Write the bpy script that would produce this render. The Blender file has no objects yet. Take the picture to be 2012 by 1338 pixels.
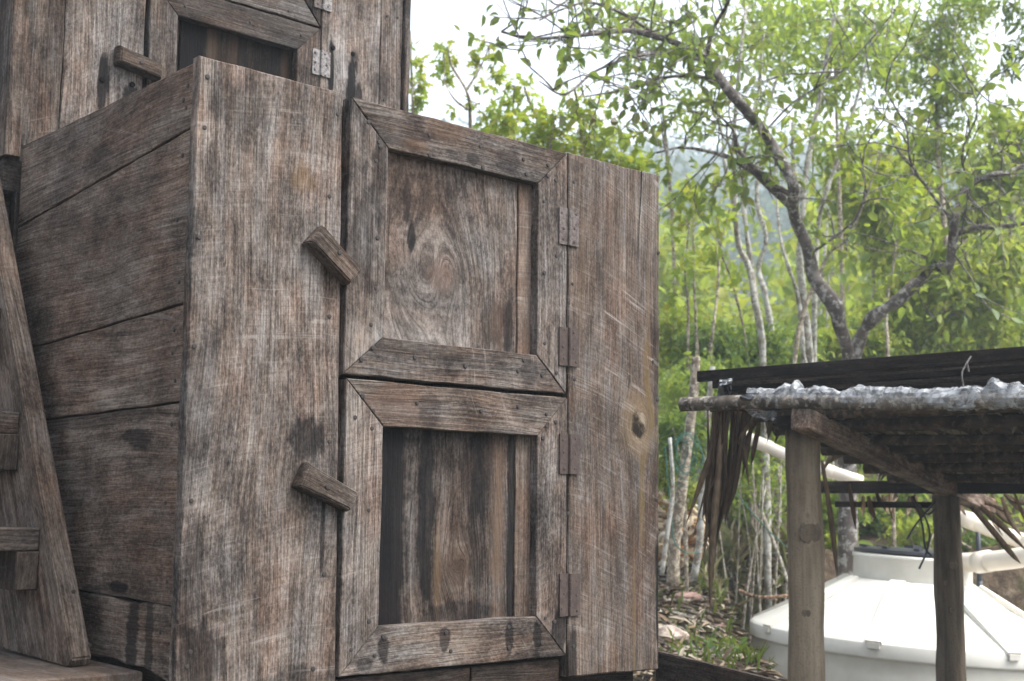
import bpy, bmesh, math, random
import numpy as np
from mathutils import Vector, Matrix
random.seed(7); rng = np.random.default_rng(11)
scn = bpy.context.scene
C = scn.collection

# ------------------------------------------------------------------ camera
EYE = 1.7                                   # camera height above the tank yard
CAM = np.array([-1.26697, -2.43211, EYE])   # world: X along the box front, Y into its depth
PITCH, ROLL, YAW = math.radians(7.2939), math.radians(0.6433), math.radians(41.7308)
FPX, W0, H0 = 2530.43, 2012.0, 1338.0
fw = np.array([math.cos(PITCH)*math.sin(YAW), math.cos(PITCH)*math.cos(YAW), math.sin(PITCH)])
rt = np.cross(fw, [0, 0, 1.0]); rt /= np.linalg.norm(rt); upv = np.cross(rt, fw)
R2 = rt*math.cos(ROLL)+upv*math.sin(ROLL); U2 = -rt*math.sin(ROLL)+upv*math.cos(ROLL)
cd = bpy.data.cameras.new('camera'); cam = bpy.data.objects.new('camera', cd); C.objects.link(cam)
cd.sensor_width = 36.0; cd.lens = FPX/W0*36.0; cd.clip_start = 0.05; cd.clip_end = 3000
m = Matrix.Identity(4)
for i in range(3):
    m[i][0] = R2[i]; m[i][1] = U2[i]; m[i][2] = -fw[i]; m[i][3] = CAM[i]
cam.matrix_world = m
cd.dof.use_dof = True; cd.dof.focus_distance = 3.1; cd.dof.aperture_fstop = 6.3
scn.camera = cam
scn.render.resolution_x, scn.render.resolution_y = 1024, 681

# ------------------------------------------------------------------ sky, sun, exposure (overcast)
SUN_DIR = Vector((0.34, -0.48, 0.86)).normalized()        # towards the sun
world = bpy.data.worlds.new('World'); scn.world = world; world.use_nodes = True
wn = world.node_tree; wn.nodes.clear()
sky = wn.nodes.new('ShaderNodeTexSky'); sky.sky_type = 'NISHITA'; sky.sun_disc = False
sky.sun_elevation = math.asin(SUN_DIR.z); sky.sun_rotation = math.atan2(SUN_DIR.x, SUN_DIR.y)
sky.air_density = 1.0; sky.dust_density = 6.0; sky.ozone_density = 1.0; sky.altitude = 200
hs = wn.nodes.new('ShaderNodeHueSaturation'); hs.inputs['Saturation'].default_value = 0.35
bg = wn.nodes.new('ShaderNodeBackground'); bg.inputs['Strength'].default_value = 0.15
wo = wn.nodes.new('ShaderNodeOutputWorld')
wn.links.new(sky.outputs[0], hs.inputs['Color']); wn.links.new(hs.outputs[0], bg.inputs[0]); wn.links.new(bg.outputs[0], wo.inputs[0])
sd = bpy.data.lights.new('sun', 'SUN'); sun = bpy.data.objects.new('sun', sd); C.objects.link(sun)
sd.energy = 1.5; sd.angle = math.radians(40); sd.color = (1.0, 0.97, 0.93)
sun.rotation_euler = SUN_DIR.to_track_quat('Z', 'Y').to_euler(); sun.location = (3, -5, 12)
vs = scn.view_settings; vs.view_transform = 'Standard'; vs.look = 'None'; vs.exposure = 1.75; vs.gamma = 1.0; vs.use_curve_mapping = False
HAZE = 0.0034
scn.cycles.volume_bounces = 2; scn.cycles.max_bounces = 10; scn.cycles.transmission_bounces = 6

# ------------------------------------------------------------------ helpers
def ray(px, py): return R2*(px-W0/2)/FPX - U2*(py-H0/2)/FPX + fw
def at(px, py, d): return CAM + ray(px, py)*d          # a pixel of the photo at a chosen distance
F2 = np.array([math.sin(YAW), math.cos(YAW)]); Rp = np.array([math.cos(YAW), -math.sin(YAW)])
def plan(p): q = np.asarray(p)[:2]-CAM[:2]; return float(q@Rp), float(q@F2)
def sm(x): x = np.clip(x, 0, 1); return x*x*(3-2*x)
def ground_rd(r, d):
    r = np.asarray(r, float); d = np.asarray(d, float)
    bank = np.interp(d, [-300, -40, 0, 5, 6.5, 8.5, 10, 14, 20, 30, 45], [-6, -4, -1.9, -1.05, -.80, -.45, -.25, .25, .85, .6, -2.5])
    bank = bank - .02*np.clip(r-1, -6, 30)*np.clip((14-d)/6, 0, 1)
    yard = sm((r-1.25)/.35)*sm((9.4-d)/.7)
    house = sm((5.2-d)/1.2)
    z = bank+(-1.75-bank)*np.maximum(yard, house)
    far = np.interp(d, [45, 58, 90, 130, 170, 230, 600], [0, 3.5, 18.5, 27, 44, 50, 40])
    far = far*(1.0-.16*np.clip(r/np.maximum(d, 1)-.05, -.35, .6))
    z = z + far*np.clip((d-40)/10, 0, 1)
    z = z + (.05*np.sin(r*2.3+d*1.1)+.04*np.sin(r*5.1-d*3.7))*np.clip((d-4)/3, 0, 1)*(1-yard)*(1-house)
    z = z + 1.6*np.sin(r*.11+1.3)*np.sin(d*.07)*np.clip((d-45)/20, 0, 1)
    return z+EYE
def gz(p): r, d = plan(p); return float(ground_rd(r, d))

class MB:
    def __init__(s): s.v = []; s.f = []; s.n = 0
    def add(s, v, f):
        v = np.asarray(v, float); s.v.append(v); s.f += [tuple(int(i)+s.n for i in q) for q in f]; s.n += len(v)
    def box(s, c, h, rot=None):
        v = np.array([[x, y, z] for x in (-1, 1) for y in (-1, 1) for z in (-1, 1)], float)*np.array(h)
        if rot is not None: v = v@np.array(rot).T
        s.add(v+np.array(c), [(0, 1, 3, 2), (4, 6, 7, 5), (0, 4, 5, 1), (2, 3, 7, 6), (0, 2, 6, 4), (1, 5, 7, 3)])
    def tube(s, pts, rad, n=7, wob=0.0, cap=True, squash=None):
        pts = np.asarray(pts, float); k = len(pts); rad = np.broadcast_to(np.asarray(rad, float), (k,))
        tg = np.gradient(pts, axis=0); tg /= np.linalg.norm(tg, axis=1)[:, None]+1e-9
        ref = np.array([0, 0, 1.0]) if abs(tg[0][2]) < .9 else np.array([1.0, 0, 0])
        V = []; a = np.cross(tg[0], ref); a /= np.linalg.norm(a)
        th = np.arange(n)/n*2*math.pi
        for i in range(k):
            a = a-tg[i]*(a@tg[i]); a /= np.linalg.norm(a)+1e-9; b = np.cross(tg[i], a)
            rr = rad[i]*(1+wob*(rng.random(n)-.5))
            V.append(pts[i]+np.outer(np.cos(th)*rr, a)+np.outer(np.sin(th)*rr*(squash or 1), b))
        F = []
        for i in range(k-1):
            for j in range(n):
                j2 = (j+1) % n; F.append((i*n+j, i*n+j2, (i+1)*n+j2, (i+1)*n+j))
        if cap: F.append(tuple(range(n))[::-1]); F.append(tuple((k-1)*n+j for j in range(n)))
        s.add(np.vstack(V), F)
    def lathe(s, prof, n=48, c=(0, 0, 0)):
        th = np.arange(n)/n*2*math.pi; V = []
        for r, z in prof: V.append(np.stack([r*np.cos(th), r*np.sin(th), np.full(n, z)], 1))
        F = [(i*n+j, i*n+(j+1) % n, (i+1)*n+(j+1) % n, (i+1)*n+j) for i in range(len(prof)-1) for j in range(n)]
        s.add(np.vstack(V)+np.array(c), F)
    def build(s, name, mat, parent=None, smooth=False, loc=None):
        me = bpy.data.meshes.new(name)
        V = np.vstack(s.v) if s.v else np.zeros((0, 3))
        if loc is not None: V = V-np.array(loc)
        me.from_pydata(V.tolist(), [], s.f); me.update()
        if smooth: me.polygons.foreach_set('use_smooth', [True]*len(me.polygons))
        me.materials.append(mat)
        o = bpy.data.objects.new(name, me); C.objects.link(o)
        if loc is not None: o.location = loc
        if parent is not None:
            o.parent = parent; o.matrix_parent_inverse = parent.matrix_world.inverted()
        return o
def fast_mesh(name, V, F, mat, parent=None, loc=None):
    """V (n,3), F (m,k) arrays of equal face size (or list of such)"""
    me = bpy.data.meshes.new(name); V = np.asarray(V, np.float32)
    if loc is not None: V = V-np.array(loc, np.float32)
    Fs = F if isinstance(F, list) else [F]
    tot = np.concatenate([np.full(len(f), f.shape[1]) for f in Fs]); idx = np.concatenate([f.ravel() for f in Fs])
    st = np.concatenate([[0], np.cumsum(tot)[:-1]])
    me.vertices.add(len(V)); me.vertices.foreach_set('co', V.ravel())
    me.loops.add(len(idx)); me.loops.foreach_set('vertex_index', idx.astype(np.int32))
    me.polygons.add(len(tot)); me.polygons.foreach_set('loop_start', st.astype(np.int32)); me.polygons.foreach_set('loop_total', tot.astype(np.int32))
    me.update(calc_edges=True); me.materials.append(mat)
    o = bpy.data.objects.new(name, me); C.objects.link(o)
    if loc is not None: o.location = loc
    if parent is not None: o.parent = parent; o.matrix_parent_inverse = parent.matrix_world.inverted()
    return o
def thing(name, label, cat, loc=(0, 0, 0), group=None):
    o = bpy.data.objects.new(name, None); C.objects.link(o); o.location = loc; o.empty_display_size = .1
    o['label'] = label; o['category'] = cat
    if group: o['group'] = group
    o.matrix_world = Matrix.Translation(Vector(loc))
    return o
def tag(o, label, cat, group=None):
    o['label'] = label; o['category'] = cat
    if group: o['group'] = group
    return o
def kind(o, k): o['kind'] = k; return o
def smooth_path(P, k=5):
    P = np.asarray(P, float); Q = np.vstack([2*P[0]-P[1], P, 2*P[-1]-P[-2]]); out = []
    for i in range(1, len(Q)-2):
        for t in np.arange(k)/k:
            a, b, c, d = Q[i-1], Q[i], Q[i+1], Q[i+2]
            out.append(.5*((2*b)+(-a+c)*t+(2*a-5*b+4*c-d)*t*t+(-a+3*b-3*c+d)*t**3))
    out.append(P[-1]); return np.array(out)

# ------------------------------------------------------------------ node helper
class G:
    def __init__(s, name):
        s.mat = bpy.data.materials.new(name); s.mat.use_nodes = True; s.t = s.mat.node_tree; s.t.nodes.clear()
        s.out = s.t.nodes.new('ShaderNodeOutputMaterial')
    def n(s, t, **k):
        q = s.t.nodes.new(t)
        for a, b in k.items(): setattr(q, a, b)
        return q
    def put(s, sock, v):
        if v is None: return
        if hasattr(v, 'is_output'): s.t.links.new(v, sock)
        elif isinstance(v, (tuple, list)) and len(v) == 3 and sock.type == 'RGBA': sock.default_value = (*v, 1)
        else: sock.default_value = v
    def m(s, op, a, b=None, c=None, clamp=False):
        q = s.n('ShaderNodeMath', operation=op, use_clamp=clamp); s.put(q.inputs[0], a); s.put(q.inputs[1], b)
        if c is not None: s.put(q.inputs[2], c)
        return q.outputs[0]
    def vm(s, op, a, b=None):
        q = s.n('ShaderNodeVectorMath', operation=op); s.put(q.inputs[0], a); s.put(q.inputs[1], b); return q.outputs[0]
    def noise(s, vec, scale=1, detail=3, rough=.55, dist=0):
        q = s.n('ShaderNodeTexNoise'); s.put(q.inputs['Vector'], vec); q.inputs['Scale'].default_value = scale
        q.inputs['Detail'].default_value = detail; q.inputs['Roughness'].default_value = rough; q.inputs['Distortion'].default_value = dist
        return q.outputs['Fac']
    def comb(s, x, y, z):
        q = s.n('ShaderNodeCombineXYZ'); s.put(q.inputs[0], x); s.put(q.inputs[1], y); s.put(q.inputs[2], z); return q.outputs[0]
    def sep(s, v): q = s.n('ShaderNodeSeparateXYZ'); s.put(q.inputs[0], v); return q.outputs
    def mr(s, v, a, b, c=0., d=1., smooth=True):
        q = s.n('ShaderNodeMapRange', interpolation_type='SMOOTHSTEP' if smooth else 'LINEAR'); s.put(q.inputs[0], v)
        for i, x in enumerate((a, b, c, d)): s.put(q.inputs[i+1], x)
        return q.outputs[0]
    def ramp(s, f, pts, interp='LINEAR'):
        q = s.n('ShaderNodeValToRGB'); s.put(q.inputs[0], f); cr = q.color_ramp; cr.interpolation = interp
        while len(cr.elements) < len(pts): cr.elements.new(.5)
        for e, (p, c) in zip(cr.elements, pts): e.position = p; e.color = (*c, 1)
        return q.outputs[0]
    def mix(s, f, a, b, blend='MIX'):
        q = s.n('ShaderNodeMix', data_type='RGBA', blend_type=blend); s.put(q.inputs[0], f); s.put(q.inputs[6], a); s.put(q.inputs[7], b); return q.outputs[2]
    def obj(s): return s.n('ShaderNodeTexCoord').outputs['Object']
    def rand(s): return s.n('ShaderNodeObjectInfo').outputs['Random']
    def isl(s): return s.n('ShaderNodeNewGeometry').outputs['Random Per Island']
    def bump(s, h, st=.5, dist=.01):
        q = s.n('ShaderNodeBump'); q.inputs['Strength'].default_value = st; q.inputs['Distance'].default_value = dist; s.put(q.inputs['Height'], h); return q.outputs[0]
    def bsdf(s, col, rough=.7, spec=.3, normal=None, metal=0., **k):
        q = s.n('ShaderNodeBsdfPrincipled'); s.put(q.inputs['Base Color'], col); s.put(q.inputs['Roughness'], rough)
        s.put(q.inputs['Specular IOR Level'], spec); s.put(q.inputs['Metallic'], metal)
        if normal is not None: s.put(q.inputs['Normal'], normal)
        for a, b in k.items(): s.put(q.inputs[a], b)
        return q.outputs[0]
    def done(s, sh): s.t.links.new(sh, s.out.inputs[0]); return s.mat

# ------------------------------------------------------------------ weathered wood (grain along local Z, width along local X)
def wood(name, seed=0, tone=1.0, warm=.35, dark=.35, saw=.6, sawang=-14, wave=1.0, contrast=1.0, cath=None, knots=(), swirls=(), stains=(), tints=(), brownfld=.5):
    g = G(name); oc = g.obj(); X, Y, Z = g.sep(oc)
    rnd = g.m('MULTIPLY', g.rand(), 37.0)
    off = g.comb(g.m('ADD', rnd, seed*3.17), g.m('MULTIPLY', rnd, .7), g.m('ADD', g.m('MULTIPLY', rnd, 1.3), seed*1.9))
    P = g.vm('ADD', oc, off)
    wq = g.n('ShaderNodeTexNoise'); g.put(wq.inputs['Vector'], g.vm('MULTIPLY', P, (4., 4., 1.5))); wq.inputs['Detail'].default_value = 1.5; wq.inputs['Scale'].default_value = 1
    warp = wq.outputs['Fac']
    u = g.m('ADD', X, g.m('MULTIPLY', g.m('SUBTRACT', warp, .5), .075*wave))
    if cath:                                    # flat-sawn arches
        x0, z0, zs, amt = cath
        dx = g.m('SUBTRACT', u, x0); dz = g.m('MULTIPLY', g.m('SUBTRACT', Z, z0), zs)
        uc = g.m('SQRT', g.m('ADD', g.m('MULTIPLY', dx, dx), g.m('ADD', g.m('MULTIPLY', dz, dz), 4e-4)))
        u = g.m('ADD', g.m('MULTIPLY', uc, amt), g.m('MULTIPLY', u, 1-amt))
    kmask = None
    for ki, (x0, z0, kr) in enumerate(list(knots)+list(swirls)):
        dx = g.m('SUBTRACT', X, x0); dz = g.m('MULTIPLY', g.m('SUBTRACT', Z, z0), .75)
        r2 = g.m('ADD', g.m('MULTIPLY', dx, dx), g.m('MULTIPLY', dz, dz))
        u = g.m('SUBTRACT', u, g.m('DIVIDE', g.m('MULTIPLY', dx, kr*kr*(1.5 if ki < len(knots) else .85)), g.m('ADD', r2, kr*kr*(.6 if ki < len(knots) else 1.1))))
        if ki < len(knots):
            rr = g.m('ADD', g.m('DIVIDE', g.m('SQRT', r2), kr), g.m('MULTIPLY', g.m('SUBTRACT', g.noise(P, 30, 3), .5), .9))
            kmask = (g.mr(rr, .85, .6), g.m('MULTIPLY', g.mr(rr, 2.3, 1.0), .7), rr)
    V = g.comb(u, Y, Z); Vo = g.vm('ADD', V, off)
    fib = g.noise(g.vm('MULTIPLY', Vo, (430, 160, 26)), 1, 2, .6)
    ridge = g.noise(g.vm('MULTIPLY', Vo, (170, 70, 4.)), 1, 1.5, .5)
    st = g.noise(g.vm('MULTIPLY', Vo, (48, 30, 3.2)), 1, 4, .65)
    blot = g.noise(g.vm('MULTIPLY', Vo, (14, 12, 8.)), 1, 5, .70)
    big = g.noise(g.vm('MULTIPLY', P, (3.2, 3.2, 2.0)), 1, 3, .6)
    speck = g.noise(g.vm('MULTIPLY', P, (160, 160, 90)), 1, 2, .7)
    rm = g.m('MULTIPLY', g.m('SUBTRACT', ridge, .5), g.mr(big, .3, .65, .5, 1.5))
    f = g.m('ADD', .5, g.m('MULTIPLY', rm, .58*contrast))
    for a_, k_ in ((fib, .58), (st, .50), (blot, 1.25), (big, .85), (speck, .75)):
        f = g.m('ADD', f, g.m('MULTIPLY', g.m('SUBTRACT', a_, .5), k_*contrast))
    t = tone*.66
    gray = g.ramp(f, [(.10, (.024*t, .0205*t, .019*t)), (.32, (.086*t, .073*t, .065*t)), (.50, (.172*t, .1465*t, .131*t)), (.68, (.272*t, .238*t, .215*t)), (.92, (.46*t, .415*t, .382*t))])
    brn = g.ramp(f, [(.10, (.028*t, .020*t, .016*t)), (.36, (.088*t, .064*t, .050*t)), (.56, (.172*t, .129*t, .102*t)), (.90, (.35*t, .285*t, .235*t))])
    bm = g.noise(g.vm('MULTIPLY', Vo, (24, 12, 3.)), 1, 4, .65)
    col = g.mix(g.m('MULTIPLY', g.mr(bm, .42-.22*warm, .66-.18*warm), brownfld+warm, clamp=True), gray, brn)
    hue = g.noise(g.vm('MULTIPLY', Vo, (9, 8, 4.5)), 1, 3, .6)
    col = g.mix(g.mr(hue, .48, .66, 0, .55), col, g.mix(1., col, (1.16, .94, .82), 'MULTIPLY'))
    col = g.mix(g.mr(hue, .50, .34, 0, .6), col, g.mix(1., col, (.86, .93, 1.0), 'MULTIPLY'))
    # fine checks: thin dark lines along the grain
    ck = g.noise(g.vm('MULTIPLY', Vo, (125, 60, 2.6)), 1, 2, .6); ckl = g.mr(g.m('ABSOLUTE', g.m('SUBTRACT', ck, .5)), .030, .004)
    ck2 = g.noise(g.vm('MULTIPLY', Vo, (60, 30, 1.1)), 1, 1, .5); ckl2 = g.m('MULTIPLY', g.mr(g.m('ABSOLUTE', g.m('SUBTRACT', ck2, .5)), .012, .002), g.mr(big, .48, .60))
    ckm = g.m('MULTIPLY', g.m('MAXIMUM', g.m('MULTIPLY', ckl, .6), ckl2), g.mr(blot, .36, .56, .3, 1.0))
    col = g.mix(g.m('MULTIPLY', ckm, .72*contrast, clamp=True), col, (.028*t, .023*t, .020*t))
    # dark weather streaks running with the grain
    dkm = g.m('MULTIPLY', g.mr(st, .53, .66), g.mr(blot, .47, .60))
    col = g.mix(g.m('MULTIPLY', dkm, dark, clamp=True), col, (.012, .0115, .0125))
    # saw scratches crossing the board
    rot = g.n('ShaderNodeVectorRotate', rotation_type='Y_AXIS'); g.put(rot.inputs['Vector'], P); rot.inputs['Angle'].default_value = math.radians(sawang)
    rx, ry, rz = g.sep(rot.outputs[0])
    sc = g.comb(rx, ry, g.m('ADD', rz, g.m('ADD', g.m('MULTIPLY', warp, .03), g.m('MULTIPLY', g.m('MULTIPLY', X, X), .35))))
    sw = g.noise(g.vm('MULTIPLY', sc, (3.2, 3.2, 190)), 1, 2, .55)
    swl = g.m('MULTIPLY', g.m('SUBTRACT', sw, .5), g.mr(blot, .40, .62, .15, 1.0))
    swm = g.mr(swl, .03, .16); swd = g.mr(swl, -.03, -.16)
    col = g.mix(g.m('MULTIPLY', swm, .17*saw, clamp=True), col, (.42*t, .395*t, .375*t))
    col = g.mix(g.m('MULTIPLY', swd, .26*saw, clamp=True), col, (.055*t, .048*t, .044*t))
    brd = g.noise(g.vm('MULTIPLY', sc, (1.9, 1.9, 44)), 1, 4, .7)
    col = g.mix(g.m('MULTIPLY', g.m('MULTIPLY', g.mr(brd, .615, .69), g.mr(hue, .40, .60)), .38*saw, clamp=True), col, (.50*t, .465*t, .43*t))
    for (x0, z0, ra, rb, c, amt) in tints:      # coloured streaks of the timber itself
        dx = g.m('DIVIDE', g.m('SUBTRACT', u if not cath else X, x0), ra); dz = g.m('DIVIDE', g.m('SUBTRACT', Z, z0), rb)
        q = g.m('ADD', g.m('SQRT', g.m('ADD', g.m('MULTIPLY', dx, dx), g.m('MULTIPLY', dz, dz))), g.m('ADD', g.m('MULTIPLY', g.m('SUBTRACT', st, .5), 2.2), g.m('MULTIPLY', g.m('SUBTRACT', blot, .5), 2.2)))
        cc = g.mix(.75, col, c, 'OVERLAY'); cc = g.mix(.4, cc, c)
        col = g.mix(g.m('MULTIPLY', g.mr(q, 1.25, .45), amt, clamp=True), col, cc)
    for (x0, z0, ra, rb, amt) in stains:        # iron and water stains
        dx = g.m('DIVIDE', g.m('SUBTRACT', X, x0), ra); dz = g.m('DIVIDE', g.m('SUBTRACT', Z, z0), rb)
        q = g.m('ADD', g.m('SQRT', g.m('ADD', g.m('MULTIPLY', dx, dx), g.m('MULTIPLY', dz, dz))), g.m('ADD', g.m('MULTIPLY', g.m('SUBTRACT', st, .5), 1.1), g.m('MULTIPLY', g.m('SUBTRACT', blot, .5), 1.3)))
        col = g.mix(g.m('MULTIPLY', g.mr(q, 1.05, .70), amt, clamp=True), col, g.mix(.07, (.0038, .0038, .0046), col))
    if kmask:
        rings = g.noise(g.comb(g.m('MULTIPLY', kmask[2], 5.0), rnd, 0.), 1, 2)
        col = g.mix(kmask[1], col, g.mix(.45, (.16, .115, .062), col))
        kn = g.m('ADD', g.m('MULTIPLY', g.noise(P, 22, 3), .75), g.m('ADD', g.m('MULTIPLY', rings, .25), g.m('MULTIPLY', g.m('SUBTRACT', X, x0), 0.)))
        col = g.mix(g.m('MULTIPLY', kmask[0], .92), col, g.ramp(kn, [(.42, (.006, .005, .004)), (.50, (.06, .045, .03)), (.60, (.20, .165, .12))]))
    h = g.m('ADD', g.m('MULTIPLY', ridge, .8), g.m('ADD', g.m('MULTIPLY', fib, .5), g.m('MULTIPLY', sw, .35*saw)))
    h = g.m('ADD', h, g.m('ADD', g.m('MULTIPLY', speck, .3), g.m('SUBTRACT', g.m('MULTIPLY', st, .6), g.m('MULTIPLY', ckm, .5))))
    nb = g.bump(h, .65, .003)
    return g.done(g.bsdf(col, .85, .10, nb))

def simple(name, col, rough=.6, spec=.4, metal=0., var=.25, scale=30, col2=None, bump=.2, bd=.002):
    g = G(name); p = g.vm('ADD', g.obj(), g.comb(g.m('MULTIPLY', g.rand(), 31.), 0., 0.))
    n = g.noise(p, scale, 4, .65); c2 = col2 or tuple(x*(1-var) for x in col)
    c = g.ramp(n, [(.35, c2), (.62, col)])
    return g.done(g.bsdf(c, rough, spec, g.bump(n, bump, bd), metal))

def leafmat(name, cols, trans=.45, rough=.45, spec=.35):
    g = G(name); r = g.m('FRACT', g.m('ADD', g.isl(), g.rand()))
    k = len(cols); c = g.ramp(r, [((i+.5)/k, x) for i, x in enumerate(cols)])
    mo = g.noise(g.obj(), 9, 2); c = g.mix(g.mr(mo, .3, .7, 0, .35), c, tuple(x*.6 for x in cols[0]))
    d = g.bsdf(c, rough, spec)
    tr = g.n('ShaderNodeBsdfTranslucent'); g.put(tr.inputs[0], g.mix(.55, c, (.30, .36, .04)))
    mx = g.n('ShaderNodeMixShader'); mx.inputs[0].default_value = trans; g.t.links.new(d, mx.inputs[1]); g.t.links.new(tr.outputs[0], mx.inputs[2])
    return g.done(mx.outputs[0])

def bark(name, base, light, patch=.5, scale=18, dark=(.02, .017, .014)):
    g = G(name); p = g.vm('ADD', g.obj(), g.comb(g.m('MULTIPLY', g.rand(), 31.), 0., 0.))
    n = g.noise(p, scale, 4, .65); n2 = g.noise(p, scale*2.6, 4, .7); n3 = g.noise(g.vm('MULTIPLY', p, (1, 1, .3)), scale*1.6, 3)
    c = g.mix(g.mr(n, .35, .65), dark, base); c = g.mix(g.mr(n2, .60-patch*.25, .70-patch*.2), c, light)
    c = g.mix(g.m('MULTIPLY', g.mr(n3, .56, .66), .5), c, tuple(x*.45 for x in base))
    return g.done(g.bsdf(c, .85, .15, g.bump(g.m('ADD', n2, n3), .6, .01)))

# ------------------------------------------------------------------ boards
AX = {  # face, grain -> columns (local x, y, z) in world
    ('front', 'v'): ((1, 0, 0), (0, 1, 0), (0, 0, 1)), ('front', 'h'): ((0, 0, -1), (0, 1, 0), (1, 0, 0)),
    ('left', 'h'): ((0, 0, 1), (1, 0, 0), (0, 1, 0)), ('left', 'v'): ((0, -1, 0), (1, 0, 0), (0, 0, 1)),
    ('top', 'h'): ((0, -1, 0), (0, 0, -1), (1, 0, 0)), ('top', 'v'): ((-1, 0, 0), (0, 0, -1), (0, -1, 0))}
def to_world(face, a, b, off):
    if face == 'front': return np.array([a, off, b])
    if face == 'left': return np.array([off, a, b])
    return np.array([a, b, off])
def board(name, parent, mat, face, poly, off, thick, grain='v', bev=.0025, wob=.0009, seg=.05):
    """poly: outline in the face's own two axes; off: where the outer face stands; thickness goes inwards"""
    P = np.array([to_world(face, a, b, off+0.0) for a, b in poly]); P[:, 2] += EYE
    c = P.mean(0); A = np.array(AX[(face, grain)], float).T
    L = (P-c)@A                                    # local coordinates, y = 0
    x, z = L[:, 0], L[:, 2]
    if np.sum(x*np.roll(z, -1)-np.roll(x, -1)*z) < 0: x, z = x[::-1], z[::-1]
    pts = []; k = len(x)
    for i in range(k):
        p, q = np.array([x[i], z[i]]), np.array([x[(i+1) % k], z[(i+1) % k]]); ln = np.linalg.norm(q-p); n = max(1, int(ln/seg)); nr = np.array([-(q-p)[1], (q-p)[0]])/ln
        ph = rng.random(3)*6.3
        for j in range(n):
            t = j/n; w = 0 if j == 0 else wob*(math.sin(t*ln*23+ph[0])+.7*math.sin(t*ln*61+ph[1])+.8*(rng.random()-.5))
            pts.append(p+(q-p)*t+nr*w)
    pts = np.array(pts); k = len(pts)
    e = np.roll(pts, -1, 0)-pts; e /= np.linalg.norm(e, axis=1)[:, None]; nin = np.stack([-e[:, 1], e[:, 0]], 1)
    mit = nin+np.roll(nin, 1, 0); mit /= np.maximum(np.sum(mit*nin, 1), .4)[:, None]
    bv = bev*(.6+.8*rng.random(k))
    ins = pts+mit*bv[:, None]
    def ring(q, y): return np.stack([q[:, 0], np.full(k, y), q[:, 1]], 1)
    V = np.vstack([ring(ins, 0), ring(pts, bev), ring(pts, thick)])
    F = []
    for r in range(2):
        for j in range(k):
            j2 = (j+1) % k; F.append((r*k+j, r*k+j2, (r+1)*k+j2, (r+1)*k+j))
    F.append(tuple(range(k))[::-1]); F.append(tuple(2*k+j for j in range(k)))
    F = [f[::-1] for f in F]
    me = bpy.data.meshes.new(name); me.from_pydata(V.tolist(), [], F); me.update()
    bm_ = bmesh.new(); bm_.from_mesh(me); bmesh.ops.recalc_face_normals(bm_, faces=bm_.faces); bm_.to_mesh(me); bm_.free()
    me.materials.append(mat)
    o = bpy.data.objects.new(name, me); C.objects.link(o)
    mw = Matrix.Identity(4)
    for i in range(3):
        for j in range(3): mw[i][j] = A[i][j]
        mw[i][3] = c[i]
    o.matrix_world = mw
    if parent is not None: o.parent = parent; o.matrix_parent_inverse = parent.matrix_world.inverted()
    o['_c'] = 0; del o['_c']
    return o, c
def rect(a0, a1, b0, b1): return [(a0, b0), (a1, b0), (a1, b1), (a0, b1)]

# ================================================================== MATERIALS shared
M_nail = simple('nail_iron', (.040, .034, .031), .7, .4, .3, .5, 200)
M_hole = simple('bolt_hole_black', (.006, .006, .006), .9, .1)
M_rust = simple('rusty_steel', (.066, .047, .040), .8, .25, 0, .5, 70, (.038, .028, .025), .4)
M_galv = simple('speckled_galvanised', (.21, .20, .195), .6, .4, 0, .5, 110, (.055, .042, .038), .3)
M_galv2 = simple('speckled_rusting_steel', (.12, .10, .092), .7, .3, 0, .5, 120, (.040, .028, .024), .3)
M_dark = wood('dark_stained_timber', 3, .25, .5, .5, .5)
M_red = wood('red_brown_timber', 5, .30, .9, .4, .3, brownfld=.6)
M_generic = wood('weathered_board', 9, .85, .3, .4, .5)

# ================================================================== BOX WITH TWO DOORS
box = thing('compost_chamber', 'weathered grey-brown wooden box with two stacked doors in front', 'wooden box', (0.7, 0.3, EYE-.45))
nail_me = None
def nail(parent, face, a, b, off=0.0, r=.0058, mat=None, name='nail'):
    global nail_me
    if nail_me is None or mat is not None or name != 'nail':
        mb = MB(); n = 9; th = np.arange(n)/n*2*math.pi; V = []
        for rr, y in ((1.0, .0005), (.95, -.0016), (.55, -.0022)): V += [(math.cos(t)*rr, y/.0055, math.sin(t)*rr) for t in th]
        F = [(i*n+j, i*n+(j+1) % n, (i+1)*n+(j+1) % n, (i+1)*n+j) for i in range(2) for j in range(n)]+[tuple(2*n+j for j in range(n))]
        me = bpy.data.meshes.new(name); me.from_pydata(V, [], F); me.update(); me.materials.append(mat or M_nail)
        if mat is None and name == 'nail': nail_me = me
    else: me = nail_me
    o = bpy.data.objects.new(name, me); C.objects.link(o)
    rs_ = .82+.3*rng.random(); p = to_world(face, a+.004*rng.normal(), b+.004*rng.normal(), off); p[2] += EYE
    A = AX[(face, 'v')]; mw = Matrix.Identity(4)
    for i in range(3):
        for j in range(3): mw[i][j] = A[j][i]*r*rs_
        mw[i][3] = p[i]
    o.matrix_world = mw
    if parent is not None: o.parent = parent; o.matrix_parent_inverse = parent.matrix_world.inverted()
    return o

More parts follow.
